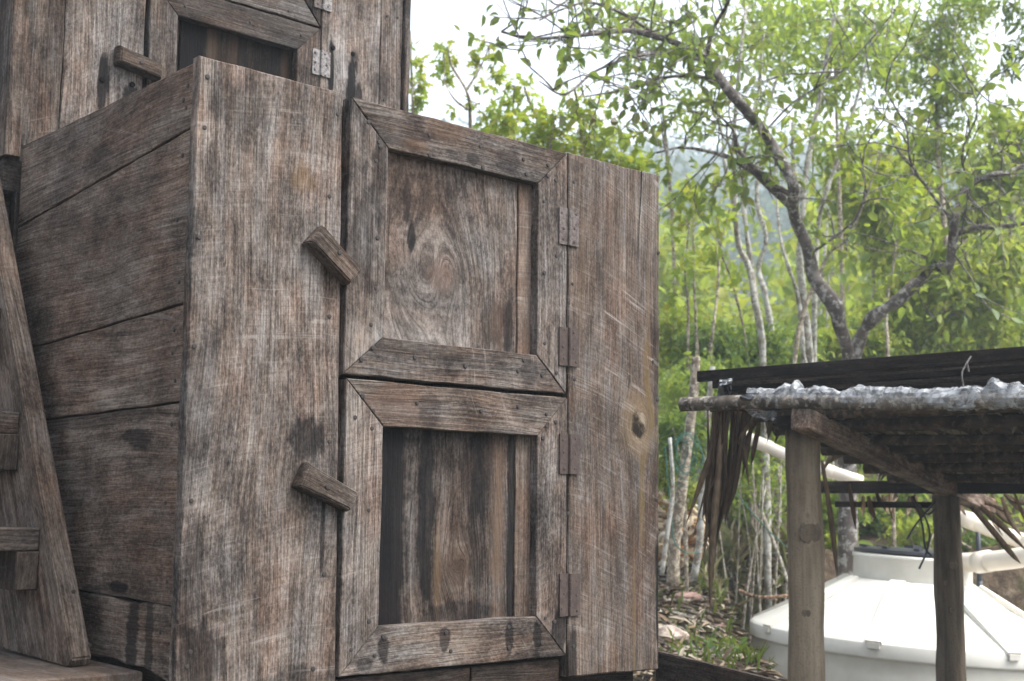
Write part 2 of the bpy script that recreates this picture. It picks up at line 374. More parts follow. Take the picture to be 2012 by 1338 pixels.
PL = [(.004, -.44), (.392, -.44), (.366, .948), (-.002, .948)]
cx0 = .19; cz0 = .254
mt = wood('box_left_plank_wood', 1, 1.0, .25, .28, .9, 8, 1.0, 1.0, stains=[(.30-cx0, .14-cz0, .05, .05, .7), (.06-cx0, -.33-cz0, .07, .09, .75), (.03-cx0, -.15-cz0, .03, .12, .45), (.28-cx0, -.40-cz0, .14, .05, .5), (.345-cx0, -.07-cz0, .008, .12, .8), (.11-cx0, .86-cz0, .10, .06, .35), (.03-cx0, .2-cz0, .05, .2, .3), (.345-cx0, .85-cz0, .03, .1, .3)],
          tints=[(.27-cx0, .73-cz0, .03, .04, (.20, .125, .055), .55)])
pl, _ = board('plank', box, mt, 'front', PL, 0, .028, bev=.003, wob=.0007)
pl['label'] = 'wide light grey plank left of the doors'
for a, b in ((.02, .905), (.018, .80), (.352, .89), (.340, .70), (.354, .13), (.018, .32), (.02, .0), (.02, -.15), (.03, -.30), (.03, -.335), (.33, -.36), (.355, -.155), (.345, .42), (.02, .55)): nail(pl, 'front', a, b)
PR = [(1.110, -.437), (1.458, -.443), (1.468, .952), (1.101, .948)]
kx, kz = 1.284, .255
mt = wood('box_right_plank_wood', 2, .86, .45, .32, 1.5, -20, .55, .8, knots=[(1.378-kx, .226-kz, .040)], stains=[(1.455-kx, -.25-kz, .010, .22, .9), (1.125-kx, -.38-kz, .02, .09, .8), (1.13-kx, .92-kz, .03, .02, .4), (1.45-kx, .5-kz, .012, .35, .4)],
          tints=[(1.405-kx, .36-kz, .012, .14, (.20, .135, .055), .8), (1.39-kx, .03-kz, .010, .17, (.20, .14, .06), .7), (1.36-kx, -.28-kz, .006, .2, (.22, .16, .09), .7), (1.42-kx, .55-kz, .006, .2, (.2, .14, .075), .5), (1.16-kx, .6-kz, .012, .2, (.15, .105, .07), .5)], brownfld=.65)
pr, _ = board('plank', box, mt, 'front', PR, .001, .03, bev=.003)
pr['label'] = 'wide brown plank with a large knot right of the doors'
for a, b in ((1.118, .87), (1.118, .58), (1.118, -.02), (1.125, -.36), (1.458, .72), (1.456, .30), (1.456, -.28), (1.452, .02), (1.44, .41), (1.12, .33)): nail(pr, 'front', a, b, .001)
# hairline split in the right plank
sp_ = MB(); pts = [(1.391, .951), (1.388, .88), (1.381, .80), (1.377, .72), (1.375, .60)]
for i in range(len(pts)-1):
    (a0, b0), (a1, b1) = pts[i], pts[i+1]; w0, w1 = .0022*(1-i/4.2), .0022*(1-(i+1)/4.2)
    sp_.add([(a0-w0, -.0003, b0+EYE), (a0+w0, -.0003, b0+EYE), (a1+w1, -.0003, b1+EYE), (a1-w1, -.0003, b1+EYE)], [(0, 1, 2, 3)])
sp_.build('crack', M_hole, pr)

def door(parent, name, label, x0, x1, z0, z1, ix0, ix1, iz0, iz1, off, mats, panelmat, beadmat, beadx=.945, t=.034, rec=.030):
    d = bpy.data.objects.new(name, None); C.objects.link(d); mw = Matrix.Translation(Vector(((x0+x1)/2, off, z0+EYE))); d.matrix_world = mw
    d.parent = parent; d.matrix_parent_inverse = parent.matrix_world.inverted(); d['label'] = label; d.empty_display_size = .05
    g_ = .0011
    board('rail', d, mats[0], 'front', [(x0+g_, z1), (x1-g_, z1), (ix1-g_, iz1), (ix0+g_, iz1)], off, t, 'h', .0022)
    board('rail', d, mats[1], 'front', [(x0+g_, z0), (x1-g_, z0), (ix1-g_, iz0), (ix0+g_, iz0)], off, t, 'h', .0022)
    board('stile', d, mats[2], 'front', [(x0, z0+g_), (ix0, iz0+g_), (ix0, iz1-g_), (x0, z1-g_)], off-.001, t, 'v', .0022)
    board('stile', d, mats[3], 'front', [(x1, z0+g_), (ix1, iz0+g_), (ix1, iz1-g_), (x1, z1-g_)], off-.0006, t, 'v', .0022)
    board('panel', d, panelmat, 'front', rect(ix0-.02, beadx-.0025, iz0-.02, iz1+.02), off+rec, .02, 'v', .002)
    board('bead', d, beadmat, 'front', rect(beadx+.0012, ix1+.03, iz0-.02, iz1+.02), off+rec-.003, .02, 'v', .002)
    board('backing', d, M_dark, 'front', rect(x0+.02, x1-.02, z0+.02, z1-.02), off+rec+.024, .01, 'v')
    return d
FST = {0: [(.0, -.22, .05, .10, .45), (.01, .14, .045, .05, .45), (.03, .02, .02, .03, .6)], 1: [(.0, .22, .04, .035, .5), (.0, -.03, .045, .03, .4)], 2: [(.03, .15, .02, .14, .5), (-.01, -.02, .05, .12, .4)], 4: [(.0, -.11, .05, .035, .5), (.0, .2, .04, .05, .35)], 5: [(.0, -.23, .035, .020, .8), (-.01, -.05, .040, .018, .75), (.0, .155, .045, .016, .8), (.0, .25, .045, .015, .8), (.03, -.28, .02, .03, .6)], 7: [(.03, -.28, .03, .07, .8)]}
FTI = {0: [(.024, -.17, .012, .06, (.20, .12, .07), .7), (-.02, -.06, .02, .07, (.17, .11, .075), .6)], 4: [(.0, -.2, .05, .1, (.16, .11, .085), .6)]}
fm = [wood('door_frame_wood_%d' % i, 20+i*2.3, tn, .3, dk, sw, sa, wv, 1.0, brownfld=bf, stains=FST.get(i, ()), tints=FTI.get(i, ())) for i, (tn, dk, sw, sa, wv, bf) in enumerate([
    (.72, .6, .25, 30, 1.0, .75), (.74, .55, .8, 8, 1.0, .5), (.85, .55, .9, -38, .7, .35), (.95, .3, 1.0, -32, .7, .3),
    (.78, .45, .6, 20, .9, .75), (.78, .55, .8, 35, .9, .7), (.95, .15, 1.0, 12, .6, .4), (.98, .25, 1.0, 18, .6, .3)])]
upm = wood('upper_panel_wood', 40, 1.0, .2, .25, .4, -12, 1.1, .95, cath=(.05, -.55, .14, .45), swirls=[(-.03, -.04, .045)], stains=[(-.115, .03, .016, .045, .9), (-.13, .12, .012, .06, .6), (.03, .02, .05, .10, .25), (.20, -.17, .02, .08, .8), (.15, -.15, .05, .07, .4), (-.19, .0, .012, .2, .3)], tints=[(-.02, -.06, .06, .05, (.17, .115, .09), .7), (.17, -.16, .04, .07, (.17, .11, .075), .7)])
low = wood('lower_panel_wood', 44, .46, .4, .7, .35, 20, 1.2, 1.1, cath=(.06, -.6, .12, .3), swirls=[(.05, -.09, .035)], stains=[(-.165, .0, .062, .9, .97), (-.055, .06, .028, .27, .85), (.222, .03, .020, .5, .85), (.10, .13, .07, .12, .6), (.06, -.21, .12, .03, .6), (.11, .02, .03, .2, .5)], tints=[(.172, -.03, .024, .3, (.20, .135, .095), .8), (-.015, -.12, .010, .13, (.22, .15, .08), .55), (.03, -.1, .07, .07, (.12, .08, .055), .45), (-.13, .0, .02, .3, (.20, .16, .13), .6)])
beadm = wood('bead_fresh_wood', 47, 1.5, .9, .2, .9, 4, .5, .5, brownfld=1.0)
bead2 = wood('bead_red_wood', 48, 1.05, .9, .5, .6, 4, .5, .7, brownfld=1.0)
ud = door(box, 'door', 'upper door with a pale grain-patterned panel', .389, 1.095, .293, .945, .500, .990, .387, .843, 0, fm[0:4], upm, beadm)
ld = door(box, 'door', 'lower door with a dark stained panel', .399, 1.101, -.382, .283, .505, .996, -.278, .179, .001, fm[4:8], low, bead2)
for a, b in ((.44, .895), (.465, .855), (.625, .90), (.62, .855), (.78, .905), (.80, .86), (.93, .90), (.945, .86), (1.02, .90), (1.03, .865), (.46, .80), (.475, .845), (.475, .62), (.47, .50), (.465, .42), (.435, .33), (.47, .36), (.60, .345), (.75, .34), (.93, .335), (.94, .365), (1.02, .335), (1.005, .80), (1.05, .87), (1.015, .60), (1.01, .42), (1.05, .35), (1.05, .66)): nail(ud, 'front', a, b, -.001)
for a, b in ((.44, .245), (.48, .215), (.60, .235), (.80, .225), (.92, .245), (1.02, .235), (1.03, .21), (.425, .20), (.475, .17), (.47, -.02), (.475, -.26), (.43, -.325), (.50, -.34), (.515, -.305), (.70, -.30), (.72, -.34), (.90, -.295), (.905, -.345), (1.0, -.30), (1.01, -.35), (1.02, .17), (1.02, -.03), (1.02, -.28), (1.06, .21), (1.07, -.30)): nail(ld, 'front', a, b, 0)
nail(ud, 'front', .61, .80, .030, .003)

def hinge(parent, x, z, h, w1, w2, mat, mat2, off=-.002, label=None):
    e = bpy.data.objects.new('hinge', None); C.objects.link(e); e.matrix_world = Matrix.Translation(Vector((x, off, z+EYE)))
    e.parent = parent; e.matrix_parent_inverse = parent.matrix_world.inverted(); e.empty_display_size = .02
    if label: e['label'] = label
    a = MB(); a.box((x-w1/2-.003, off-.001, z+EYE), (w1/2, .0022, h/2)); o1 = a.build('hinge_leaf', mat, e)
    a = MB(); a.box((x+w2/2+.003, off-.0012, z+EYE), (w2/2, .0022, h/2)); o2 = a.build('hinge_leaf', mat2, e)
    for k in range(5):
        zz = z-h/2+h*(k+.5)/5; a = MB(); a.tube([(x, off-.005, zz-h/10.2+EYE), (x, off-.005, zz+h/10.2+EYE)], .0048, 12); a.build('knuckle', mat if k % 2 else mat2, e)
    for s, w in ((-1, w1), (1, w2)):
        for k in (-1, 0, 1): nail(e, 'front', x+s*(w*.55+.003), z+k*h*.36, off-.0032, .0042, M_rust if mat is not M_galv else M_nail, 'screw')
hinge(box, 1.098, .742, .100, .032, .034, M_galv2, M_galv2, label='top hinge with speckled pitted steel')
hinge(box, 1.101, .418, .102, .032, .034, M_rust, M_rust)
hinge(box, 1.105, .135, .104, .032, .034, M_rust, M_rust)
hinge(box, 1.108, -.228, .108, .032, .036, M_rust, M_rust)

def button(parent, P4, off, mat, t=.034, nailat=None):
    """turn button: bevelled block; P4 corners of the outline in (x, z)"""
    P = np.array(P4); c = P.mean(0); e = bpy.data.objects.new('turn_button', None)
    ax = (P[2]+P[3]-P[0]-P[1]); ax /= np.linalg.norm(ax); A = np.array([[ax[1], 0, ax[0]], [0, 1, 0], [-ax[0], 0, ax[1]]])  # local z along ax
    L = np.stack([(P[:, 0]-c[0])*A[0, 0]+(P[:, 1]-c[1])*A[2, 0], np.zeros(4), (P[:, 0]-c[0])*ax[0]+(P[:, 1]-c[1])*ax[1]], 1)
    bm_ = bmesh.new()
    lo = [bm_.verts.new((v[0], t, v[2])) for v in L]; mi = [bm_.verts.new((v[0], t*.3, v[2])) for v in L]; hi = [bm_.verts.new((v[0]*.80, 0, v[2]*.91)) for v in L]
    bm_.faces.new(lo); bm_.faces.new(hi[::-1])
    for i in range(4):
        j = (i+1) % 4; bm_.faces.new((lo[i], mi[i], mi[j], lo[j])); bm_.faces.new((mi[i], hi[i], hi[j], mi[j]))
    bmesh.ops.recalc_face_normals(bm_, faces=bm_.faces)
    bmesh.ops.bevel(bm_, geom=bm_.edges[:], offset=.003, segments=2, affect='EDGES')
    me = bpy.data.meshes.new('turn_button'); bm_.to_mesh(me); bm_.free(); me.materials.append(mat)
    o = bpy.data.objects.new('turn_button', me); C.objects.link(o)
    mw = Matrix.Identity(4)
    for i in range(3):
        for j in range(3): mw[i][j] = A[i][j]
    mw[0][3], mw[1][3], mw[2][3] = c[0], off-t, c[1]+EYE
    o.matrix_world = mw; o.parent = parent; o.matrix_parent_inverse = parent.matrix_world.inverted()
    nail(o, 'front', *(nailat or c), off-t-.0002, .006)
    return o
bmt = wood('turn_button_wood', 60, .62, .5, .5, .2, 20, .4, 1.0)
button(box, [(.266, .577), (.306, .622), (.416, .530), (.380, .493)], 0, bmt, nailat=(.350, .562))['label'] = 'upper steeply tilted turn button'
button(box, [(.258, .034), (.284, .090), (.424, .024), (.398, -.019)], 0, bmt, nailat=(.335, .033))['label'] = 'lower turn button'

# left side boards (y, z)
y1 = 1.00
G1 = [(.03, .942), (y1, .955)]; gaps = [((.03, .798), (y1, .728)), ((.03, .415), (y1, .384)), ((.03, .206), (y1, .195)), ((.03, -.214), (y1, -.200))]
tops = [G1]+[[(a[0], a[1]-.0022), (b[0], b[1]-.0022)] for a, b in gaps]
bots = [[(a[0], a[1]+.0022), (b[0], b[1]+.0022)] for a, b in gaps]
sm_ = [wood('box_side_wood_%d' % i, 70+i*3.1, tn*1.75, 1.4, dk*.8, sw, sa, .8, .85, stains=s_, brownfld=.9) for i, (tn, dk, sw, sa, s_) in enumerate([
    (.60, .35, .4, 75, []), (.62, .35, .4, 70, []), (.66, .35, .5, 80, []), (.66, .45, .35, 85, [(-.185, -.235, .018, .05, .9), (.14, -.30, .03, .08, .8), (.19, .0, .03, .4, .5), (-.2, -.2, .02, .2, .5)]), (.62, .6, .5, 80, [(0, -.15, .2, .035, .85), (0, -.23, .2, .02, .7)])])]
for i in range(4):
    b_, t_ = bots[i], tops[i]
    o, _ = board('side_plank', box, sm_[i], 'left', [b_[0], b_[1], t_[1], t_[0]], .004, .025, 'h', .002)
    for yy in (.06, .065):
        nail(o, 'left', yy, b_[0][1]+.05 if yy == .06 else t_[0][1]-.05, .004)
    nail(o, 'left', .075, (b_[0][1]+t_[0][1])/2, .004)
t_ = tops[4]
o, _ = board('side_plank', box, sm_[4], 'left', [(.03, -.366), (.09, -.357), (.15, -.346), (.22, -.350), (.30, -.341), (.38, -.345), (y1, -.345), t_[1], t_[0]], .005, .025, 'h', .004, .004)
nail(o, 'left', .085, -.27, .005)
board('plinth_board', box, M_dark, 'left', rect(.05, 1.0, -.62, -.34), .045, .03, 'h')
board('light_stop_board', box, M_dark, 'left', rect(.05, .99, -.28, .90), .04, .015, 'h')  # added board, stops light showing through the side plank gaps
# hidden sides and top, so the box is a box
for i in range(4):
    z0, z1 = -.43+i*.345, -.43+(i+1)*.345-.004
    board('side_plank', box, M_generic, 'left', rect(.032, y1, z0, z1), 1.43, .024, 'h')
for i in range(4): board('top_plank', box, M_generic, 'top', rect(.03, 1.428, .035+i*.241, .035+(i+1)*.241-.004), .93, .022, 'h')
board('light_stop_board', box, M_dark, 'front', rect(.04, 1.42, -.42, .92), .075, .02, 'v')  # added behind the doors to block back light and keep the inside dark
board('base_board', box, M_red, 'front', rect(.05, .79, -.62, -.389), .012, .03, 'h')
board('base_board', box, M_red, 'front', rect(.795, 1.09, -.62, -.391), .014, .03, 'h')
board('base_board', box, M_dark, 'front', rect(1.094, 1.42, -.62, -.41), .06, .03, 'h')
board('corner_post', box, M_dark, 'front', rect(.06, .14, -1.75, -.36), .06, .08, 'v')
board('corner_post', box, M_dark, 'front', rect(1.32, 1.40, -1.75, -.36), .10, .08, 'v')
board('corner_post', box, M_dark, 'front', rect(.06, .14, -1.75, -.36), .90, .08, 'v')
board('corner_post', box, M_dark, 'front', rect(1.32, 1.40, -1.75, -.36), .90, .08, 'v')

# ================================================================== HUT BEHIND
hut = thing('wooden_hut', 'tall weathered plank hut standing behind and above the box', 'hut', (.65, 1.6, EYE-.35))
HY = 1.02; HT = 2.45; hz0 = .30
def hm(i, **k): return wood('hut_wood_%d' % i, 100+i*4.7, **k)
h_a = hm(1, tone=.62, warm=.4, dark=.4, saw=.6, sawang=20); h_b = hm(2, tone=.92, warm=.2, dark=.2, saw=.9, sawang=35, stains=[(.229-.229, 1.19-1.375, .020, .10, .95), (.315-.229, 1.16-1.375, .025, .06, .9)])
h_c = hm(3, tone=1.1, warm=.1, dark=.35, saw=.6, sawang=22, stains=[(1.002-1.0795, 1.42-1.375, .017, .11, 1), (1.086-1.0795, 1.40-1.375, .024, .11, 1), (1.11-1.0795, 1.34-1.375, .025, .06, .9), (1.18-1.0795, 1.40-1.375, .02, .06, .45)])
h_d = hm(4, tone=.95, warm=.15, dark=.3, saw=.4, sawang=20, stains=[(1.215-1.245, 1.40-1.375, .02, .07, .5)])
board('plank', hut, h_a, 'front', rect(.002, .1075, hz0, HT), HY, .025); p2, _ = board('plank', hut, h_b, 'front', rect(.1105, .348, hz0, HT), HY, .025)
p3, _ = board('plank', hut, h_c, 'front', rect(.962, 1.1965, hz0, HT), HY, .025); p4, _ = board('plank', hut, h_d, 'front', rect(1.2, 1.289, hz0, HT), HY+.001, .025)
board('corner_trim', hut, hm(5, tone=.66, warm=.3), 'front', rect(1.292, 1.316, hz0, HT), HY-.012, .05)
ct, _ = board('corner_trim', hut, hm(6, tone=.62, warm=.5, dark=.3), 'front', rect(-.047, -.003, .92, HT), HY-.028, .055)
for a, b in ((.229, 1.208), (.315, 1.204)): nail(p2, 'front', a, b, HY-.0005, .0095, M_hole, 'bolt_hole')
for a, b in ((1.002, 1.485), (1.086, 1.485)): nail(p3, 'front', a, b, HY-.0005, .0095, M_hole, 'bolt_hole')
for a, b in ((1.215, 1.66), (1.27, 1.665), (1.22, 1.36)): nail(p4, 'front', a, b, HY)
board('beam', hut, M_dark, 'front', rect(-.04, 1.30, .70, .93), HY+.05, .08, 'h')
hfm = [hm(7+i, tone=tn, warm=.3, dark=.6, saw=.5, sawang=sa) for i, (tn, sa) in enumerate([(.36, 20), (.42, 10), (.60, 30), (.62, 25)])]
hpan = hm(12, tone=.15, warm=.9, dark=1.0, saw=.3, stains=[(-.17, .0, .05, .9, .9), (.0, .0, .02, .9, .7), (.12, 0, .03, .9, .6)], tints=[(-.10, .1, .02, .6, (.13, .085, .055), .6), (-.02, .1, .03, .6, (.09, .055, .035), .6), (.15, .1, .02, .6, (.11, .07, .045), .5)])
hd = door(hut, 'door', 'middle hut door with a dark panel', .363, .957, .85, 1.541, .452, .872, .95, 1.450, HY, hfm, M_dark, hpan, beadx=.477, rec=.034)
hd2 = door(hut, 'door', 'upper hut door above the dark one', .364, .957, 1.548, 2.30, .455, .870, 1.65, 2.20, HY+.001, hfm[::-1], M_dark, hm(13, tone=.5, warm=.5, dark=.6), beadx=.5, rec=.03)
board('plank', hut, h_a, 'front', rect(.35, .96, 2.31, HT), HY, .025, 'h'); board('plank', hut, h_a, 'front', rect(.35, .96, hz0, .845), HY, .025, 'h')
for a, b in ((.475, 1.49), (.70, 1.50), (.88, 1.50), (.43, 1.40), (.90, 1.41), (.91, 1.30), (.84, 1.57)): nail(hd, 'front', a, b, HY-.001)
hinge(hut, .960, 1.425, .085, .030, .032, M_galv, M_galv, HY-.002, 'pale speckled hinge beside the dark hut door')
hinge(hut, .960, 1.650, .085, .030, .032, M_galv2, M_galv, HY-.002)
button(hut, [(.255, 1.248), (.257, 1.303), (.395, 1.278), (.393, 1.228)], HY, wood('hut_button_wood', 61, .45, .7, .4, .2, 20, .4, 1.0), .04)
# side walls, back, roof
for i in range(9):
    ya = HY+.028+i*.165
    board('side_plank', hut, h_a if i % 2 else hfm[0], 'left', rect(ya, ya+.161, .93, HT), -.036, .025, 'v'); board('side_plank', hut, h_a, 'left', rect(ya, ya+.161, .35, HT), 1.288, .025, 'v')
for i in range(5): board('side_plank', hut, M_dark, 'left', rect(HY+.03, HY+1.5, -.34+i*.25, -.34+i*.25+.246), .004, .025, 'h')
board('sill', hut, M_dark, 'left', rect(HY-.005, HY+1.5, .83, .915), -.04, .05, 'h')
for i in range(8): board('back_plank', hut, h_a, 'front', rect(-.01+i*.162, -.01+i*.162+.158, .0, HT), HY+1.51, .025, 'v')
for i in range(7): board('roof_board', hut, M_generic, 'top', rect(-.12, 1.40, HY-.06+i*.24, HY-.06+i*.24+.236), HT+.03, .025, 'h')

# ================================================================== STAIR
st_ = thing('wooden_stair', 'steep wooden stair with thick treads beside the box', 'stair', (-.3, .5, EYE-.35))
ms = wood('stringer_wood', 130, .92, .9, .35, .3, 10, 1.3, .9, brownfld=.7)
ms2 = wood('tread_wood', 133, .62, .3, .6, .4, 15, 1.0, 1.0); ms3 = wood('block_wood', 136, .52, .7, .35, .5, 40, 1.0, .8, brownfld=.8)
def stringer(x0, x1, mat):
    prof = [(.262, -.333), (.272, -.351), (.66, -.345), (.72, -.22), (1.30, .92), (1.25, 1.0), (.99, .86)]; bmx = bmesh.new()
    n = Vector((0, .55, 1)).normalized(); c = Vector(((x0+x1)/2, .7, .2+EYE)); zax = n; yax = Vector((0, 1, -.55)).normalized(); xax = yax.cross(zax)
    A = Matrix((xax, yax, zax)).transposed(); Ai = A.transposed()
    lo = [bmx.verts.new(Ai@(Vector((x0, y, z+EYE))-c)) for y, z in prof]; hi = [bmx.verts.new(Ai@(Vector((x1, y+(.014 if k < 2 else .008), z+EYE))-c)) for k, (y, z) in enumerate(prof)]
    bmx.faces.new(lo); bmx.faces.new(hi[::-1])
    for i in range(len(prof)): j = (i+1) % len(prof); bmx.faces.new((lo[i], hi[i], hi[j], lo[j]))
    bmesh.ops.recalc_face_normals(bmx, faces=bmx.faces); bmesh.ops.bevel(bmx, geom=bmx.edges[:], offset=.004, segments=2, affect='EDGES')
    me = bpy.data.meshes.new('stringer'); bmx.to_mesh(me); bmx.free(); me.materials.append(mat)
    o = bpy.data.objects.new('stringer', me); C.objects.link(o); mw = A.to_4x4(); mw.translation = c; o.matrix_world = mw
    o.parent = st_; o.matrix_parent_inverse = st_.matrix_world.inverted(); return o
s1 = stringer(-.102, -.050, ms); stringer(-.86, -.81, ms)
for a, z, y in ((-.06, -.31, .29), (-.075, -.2, .345), (-.062, -.03, .44), (-.07, .2, .57)): nail(s1, 'front', a, z, y-.012, .005)
for k in range(-1, 4):
    y0 = .463+k*.161; z1 = -.062+k*.268
    if k < 0: continue
    board('tread', st_, ms2, 'front', rect(-.81, -.103, z1-.051, z1), y0, .21, 'h', .003, .001)
    for xa, xb in ((-.152, -.103), (-.81, -.76)):
        board('cleat', st_, ms3, 'front', rect(xa, xb, z1-.138, z1-.0525), y0-.004, .16, 'v', .003, .001)

# ================================================================== DECK, LEFT FLOOR, EDGE BOARD
M_floor = wood('floor_wood', 140, .95, .5, .15, .3, 10, 1.0, .5, brownfld=.8)
fl = bpy.data.objects.new('floor', None); C.objects.link(fl); fl['kind'] = 'structure'; fl.location = (-.6, 1.2, EYE-.4); fl.matrix_world = Matrix.Translation(fl.location)
for i in range(5):
    xa = -1.875+i*.375
    board('floor_plank', fl, M_floor, 'top', rect(xa, xa+.371, .13, 2.8), -.352, .05, 'v', .003)
board('joist', fl, M_dark, 'front', rect(-1.9, -.03, -.55, -.405), .3, .06, 'h'); board('joist', fl, M_dark, 'front', rect(-1.9, -.03, -.55, -.405), 2.2, .06, 'h')
for xa in (-1.8, -.12):
    for ya in (.3, 2.2): board('post', fl, M_dark, 'front', rect(xa, xa+.08, -1.78, -.552), ya, .08, 'v')
pA = at(1294, 1279, 3.66); pB = at(1545, 1341, 3.03); dirv = pB-pA; pC = pA+dirv*2.2
hd_ = dirv/np.linalg.norm(dirv); side = np.cross(hd_, [0, 0, 1]); side /= np.linalg.norm(side); side = side if side@R2 > 0 else -side
xx = np.array([hd_, side, np.cross(hd_, side)]).T
ebm = bmesh.new(); L_ = np.linalg.norm(pC-pA); bmesh.ops.create_cube(ebm, size=1)
for v in ebm.verts: v.co = Vector((v.co.x*.20, v.co.y*.022, v.co.z*L_))
bmesh.ops.bevel(ebm, geom=ebm.edges[:], offset=.003, segments=2, affect='EDGES')
me = bpy.data.meshes.new('edge_board'); ebm.to_mesh(me); ebm.free(); me.materials.append(wood('edge_board_wood', 150, .42, .8, .5, .4, brownfld=.7))
eb = bpy.data.objects.new('edge_board', me); C.objects.link(eb)
zax = Vector(hd_); yax = Vector(side); xax = yax.cross(zax); mw = Matrix((xax, yax, zax)).transposed().to_4x4(); dn = xax if xax.z < 0 else -xax
mw.translation = Vector((pA+pC)/2)+dn*.10; eb.matrix_world = mw
tag(eb, 'dark brown board on edge running out from the lower right corner of the box', 'board')

# ================================================================== GROUND
gm = G('leaf_litter_ground'); p_ = gm.obj()
n1 = gm.noise(p_, 1.6, 4, .6); n2 = gm.noise(p_, 14, 5, .7); n3 = gm.noise(p_, 60, 4, .7)
c_ = gm.ramp(n2, [(.30, (.022, .015, .010)), (.48, (.065, .046, .030)), (.62, (.12, .09, .062)), (.75, (.20, .165, .12))])
c_ = gm.mix(gm.m('MULTIPLY', gm.mr(n1, .45, .62), gm.mr(n3, .40, .60)), c_, (.05, .075, .016))
gm.done(gm.bsdf(c_, .9, .1, gm.bump(gm.m('ADD', n2, n3), .8, .03)))
rs = np.concatenate([np.linspace(-300, -30, 18), np.linspace(-26, -3, 20), np.arange(-2.5, 8, .14), np.linspace(8.3, 34, 40), np.linspace(40, 300, 26)])
ds = np.concatenate([np.linspace(-300, -20, 14), np.linspace(-15, 2, 14), np.arange(2.2, 16, .14), np.linspace(16.4, 60, 50), np.linspace(62, 330, 60)])
RR, DD = np.meshgrid(rs, ds); ZZ = ground_rd(RR, DD)
near = (DD > 4.5) & (DD < 16); ZZ = ZZ+np.where(near, (rng.random(RR.shape)-.5)*.03, 0)
XY = CAM[:2]+RR[..., None]*Rp+DD[..., None]*F2
Vg = np.concatenate([XY, ZZ[..., None]], -1).reshape(-1, 3); nr_, nd_ = len(rs), len(ds)
ii, jj = np.meshgrid(np.arange(nd_-1), np.arange(nr_-1), indexing='ij'); a0 = (ii*nr_+jj).ravel()
go = fast_mesh('ground', Vg, np.stack([a0, a0+1, a0+nr_+1, a0+nr_], 1), gm.mat); kind(go, 'structure')
go.data.polygons.foreach_set('use_smooth', [True]*len(go.data.polygons))

# ================================================================== LEAVES
def leaf_template(shape):
    if shape == 'far': return np.array([(0, 0, 0), (.5, .5, .10), (1, 0, -.05), (.5, -.5, .10)]), [np.array([[0, 2, 1], [0, 3, 2]])]
    if shape == 'lobed':
        o = [(0, 0, 0), (.05, .42, .02), (.30, .26, .03), (.55, .62, -.04), (.60, .22, .03), (1.0, .30, -.10), (.82, .0, .0), (1.0, -.30, -.10), (.60, -.22, .03), (.55, -.62, -.04), (.30, -.26, .03), (.05, -.42, .02), (.45, 0, .05)]
        return np.array(o), [np.array([[12, i, (i+1) % 12] for i in range(12)])]
    v = np.array([(0, 0, 0), (.33, 0, -.05), (.70, 0, -.10), (1, 0, -.22), (.30, .46, .06), (.68, .38, .0), (.30, -.46, .06), (.68, -.38, .0)])
    return v, [np.array([[0, 1, 4], [2, 3, 5], [0, 6, 1], [2, 7, 3]]), np.array([[1, 2, 5, 4], [1, 6, 7, 2]])]
def leaf_arrays(P, D, L, Wd, shape='oval', tilt=.6, up=(0, 0, 1)):
    P = np.asarray(P, float); n = len(P); D = D/(np.linalg.norm(D, axis=1)[:, None]+1e-9)
    N = np.array(up, float)+rng.normal(0, tilt, (n, 3)); S = np.cross(N, D); S /= np.linalg.norm(S, axis=1)[:, None]+1e-9; N = np.cross(D, S)
    tv, tf = leaf_template(shape); k = len(tv)
    L = np.broadcast_to(L, (n,))[:, None, None]; Wd = np.broadcast_to(Wd, (n,))[:, None, None]
    V = P[:, None, :]+D[:, None, :]*tv[None, :, 0:1]*L+S[:, None, :]*tv[None, :, 1:2]*Wd+N[:, None, :]*tv[None, :, 2:3]*L
    F = [(f[None]+(np.arange(n)*k)[:, None, None]).reshape(-1, f.shape[1]) for f in tf]
    return V.reshape(-1, 3), F
def leaf_obj(name, P, D, L, Wd, mat, parent, shape='oval', tilt=.6):
    V, F = leaf_arrays(P, D, L, Wd, shape, tilt); o = fast_mesh(name, V, F, mat, parent); return o
YG = [(.16, .23, .04), (.24, .32, .055), (.33, .39, .065), (.46, .44, .07), (.20, .28, .05)]
MG = [(.045, .10, .022), (.075, .145, .028), (.11, .19, .035), (.06, .12, .03), (.15, .20, .04)]
ML_tree = leafmat('guava_leaf', [(.08, .14, .035), (.12, .20, .04), (.17, .25, .05), (.11, .17, .05), (.20, .20, .07)], .52)
ML_brown = leafmat('browning_leaf', [(.12, .10, .05), (.16, .13, .06), (.10, .12, .04)], .3)
ML_yg = leafmat('yellow_green_leaf', YG, .58)
ML_yl = leafmat('lime_lobed_leaf', [(.20, .31, .03), (.28, .39, .035), (.36, .44, .04), (.52, .46, .05), (.24, .35, .06)], .6)
ML_mid = leafmat('mid_green_leaf', MG, .4)
ML_lt = leafmat('fresh_light_leaf', [(.15, .25, .055), (.21, .32, .065), (.28, .38, .075), (.19, .29, .08), (.38, .41, .085)], .6)
ML_bl = leafmat('soft_shrub_leaf', [(.08, .17, .04), (.12, .22, .05), (.16, .27, .06), (.22, .30, .05), (.10, .19, .06)], .52)
ML_far = leafmat('far_forest_leaf', [(.022, .050, .032), (.034, .070, .038), (.050, .092, .042), (.030, .06, .042)], .2, .9, .02)
BK_main = bark('lichened_brown_bark', (.145, .123, .108), (.30, .29, .265), .4, 8, (.06, .05, .045))
BK_pale = bark('pale_lichen_bark', (.26, .24, .20), (.42, .41, .375), .7, 9, (.15, .13, .10))
BK_tan = bark('tan_bark', (.26, .215, .16), (.42, .37, .29), .5, 14, (.10, .08, .06))
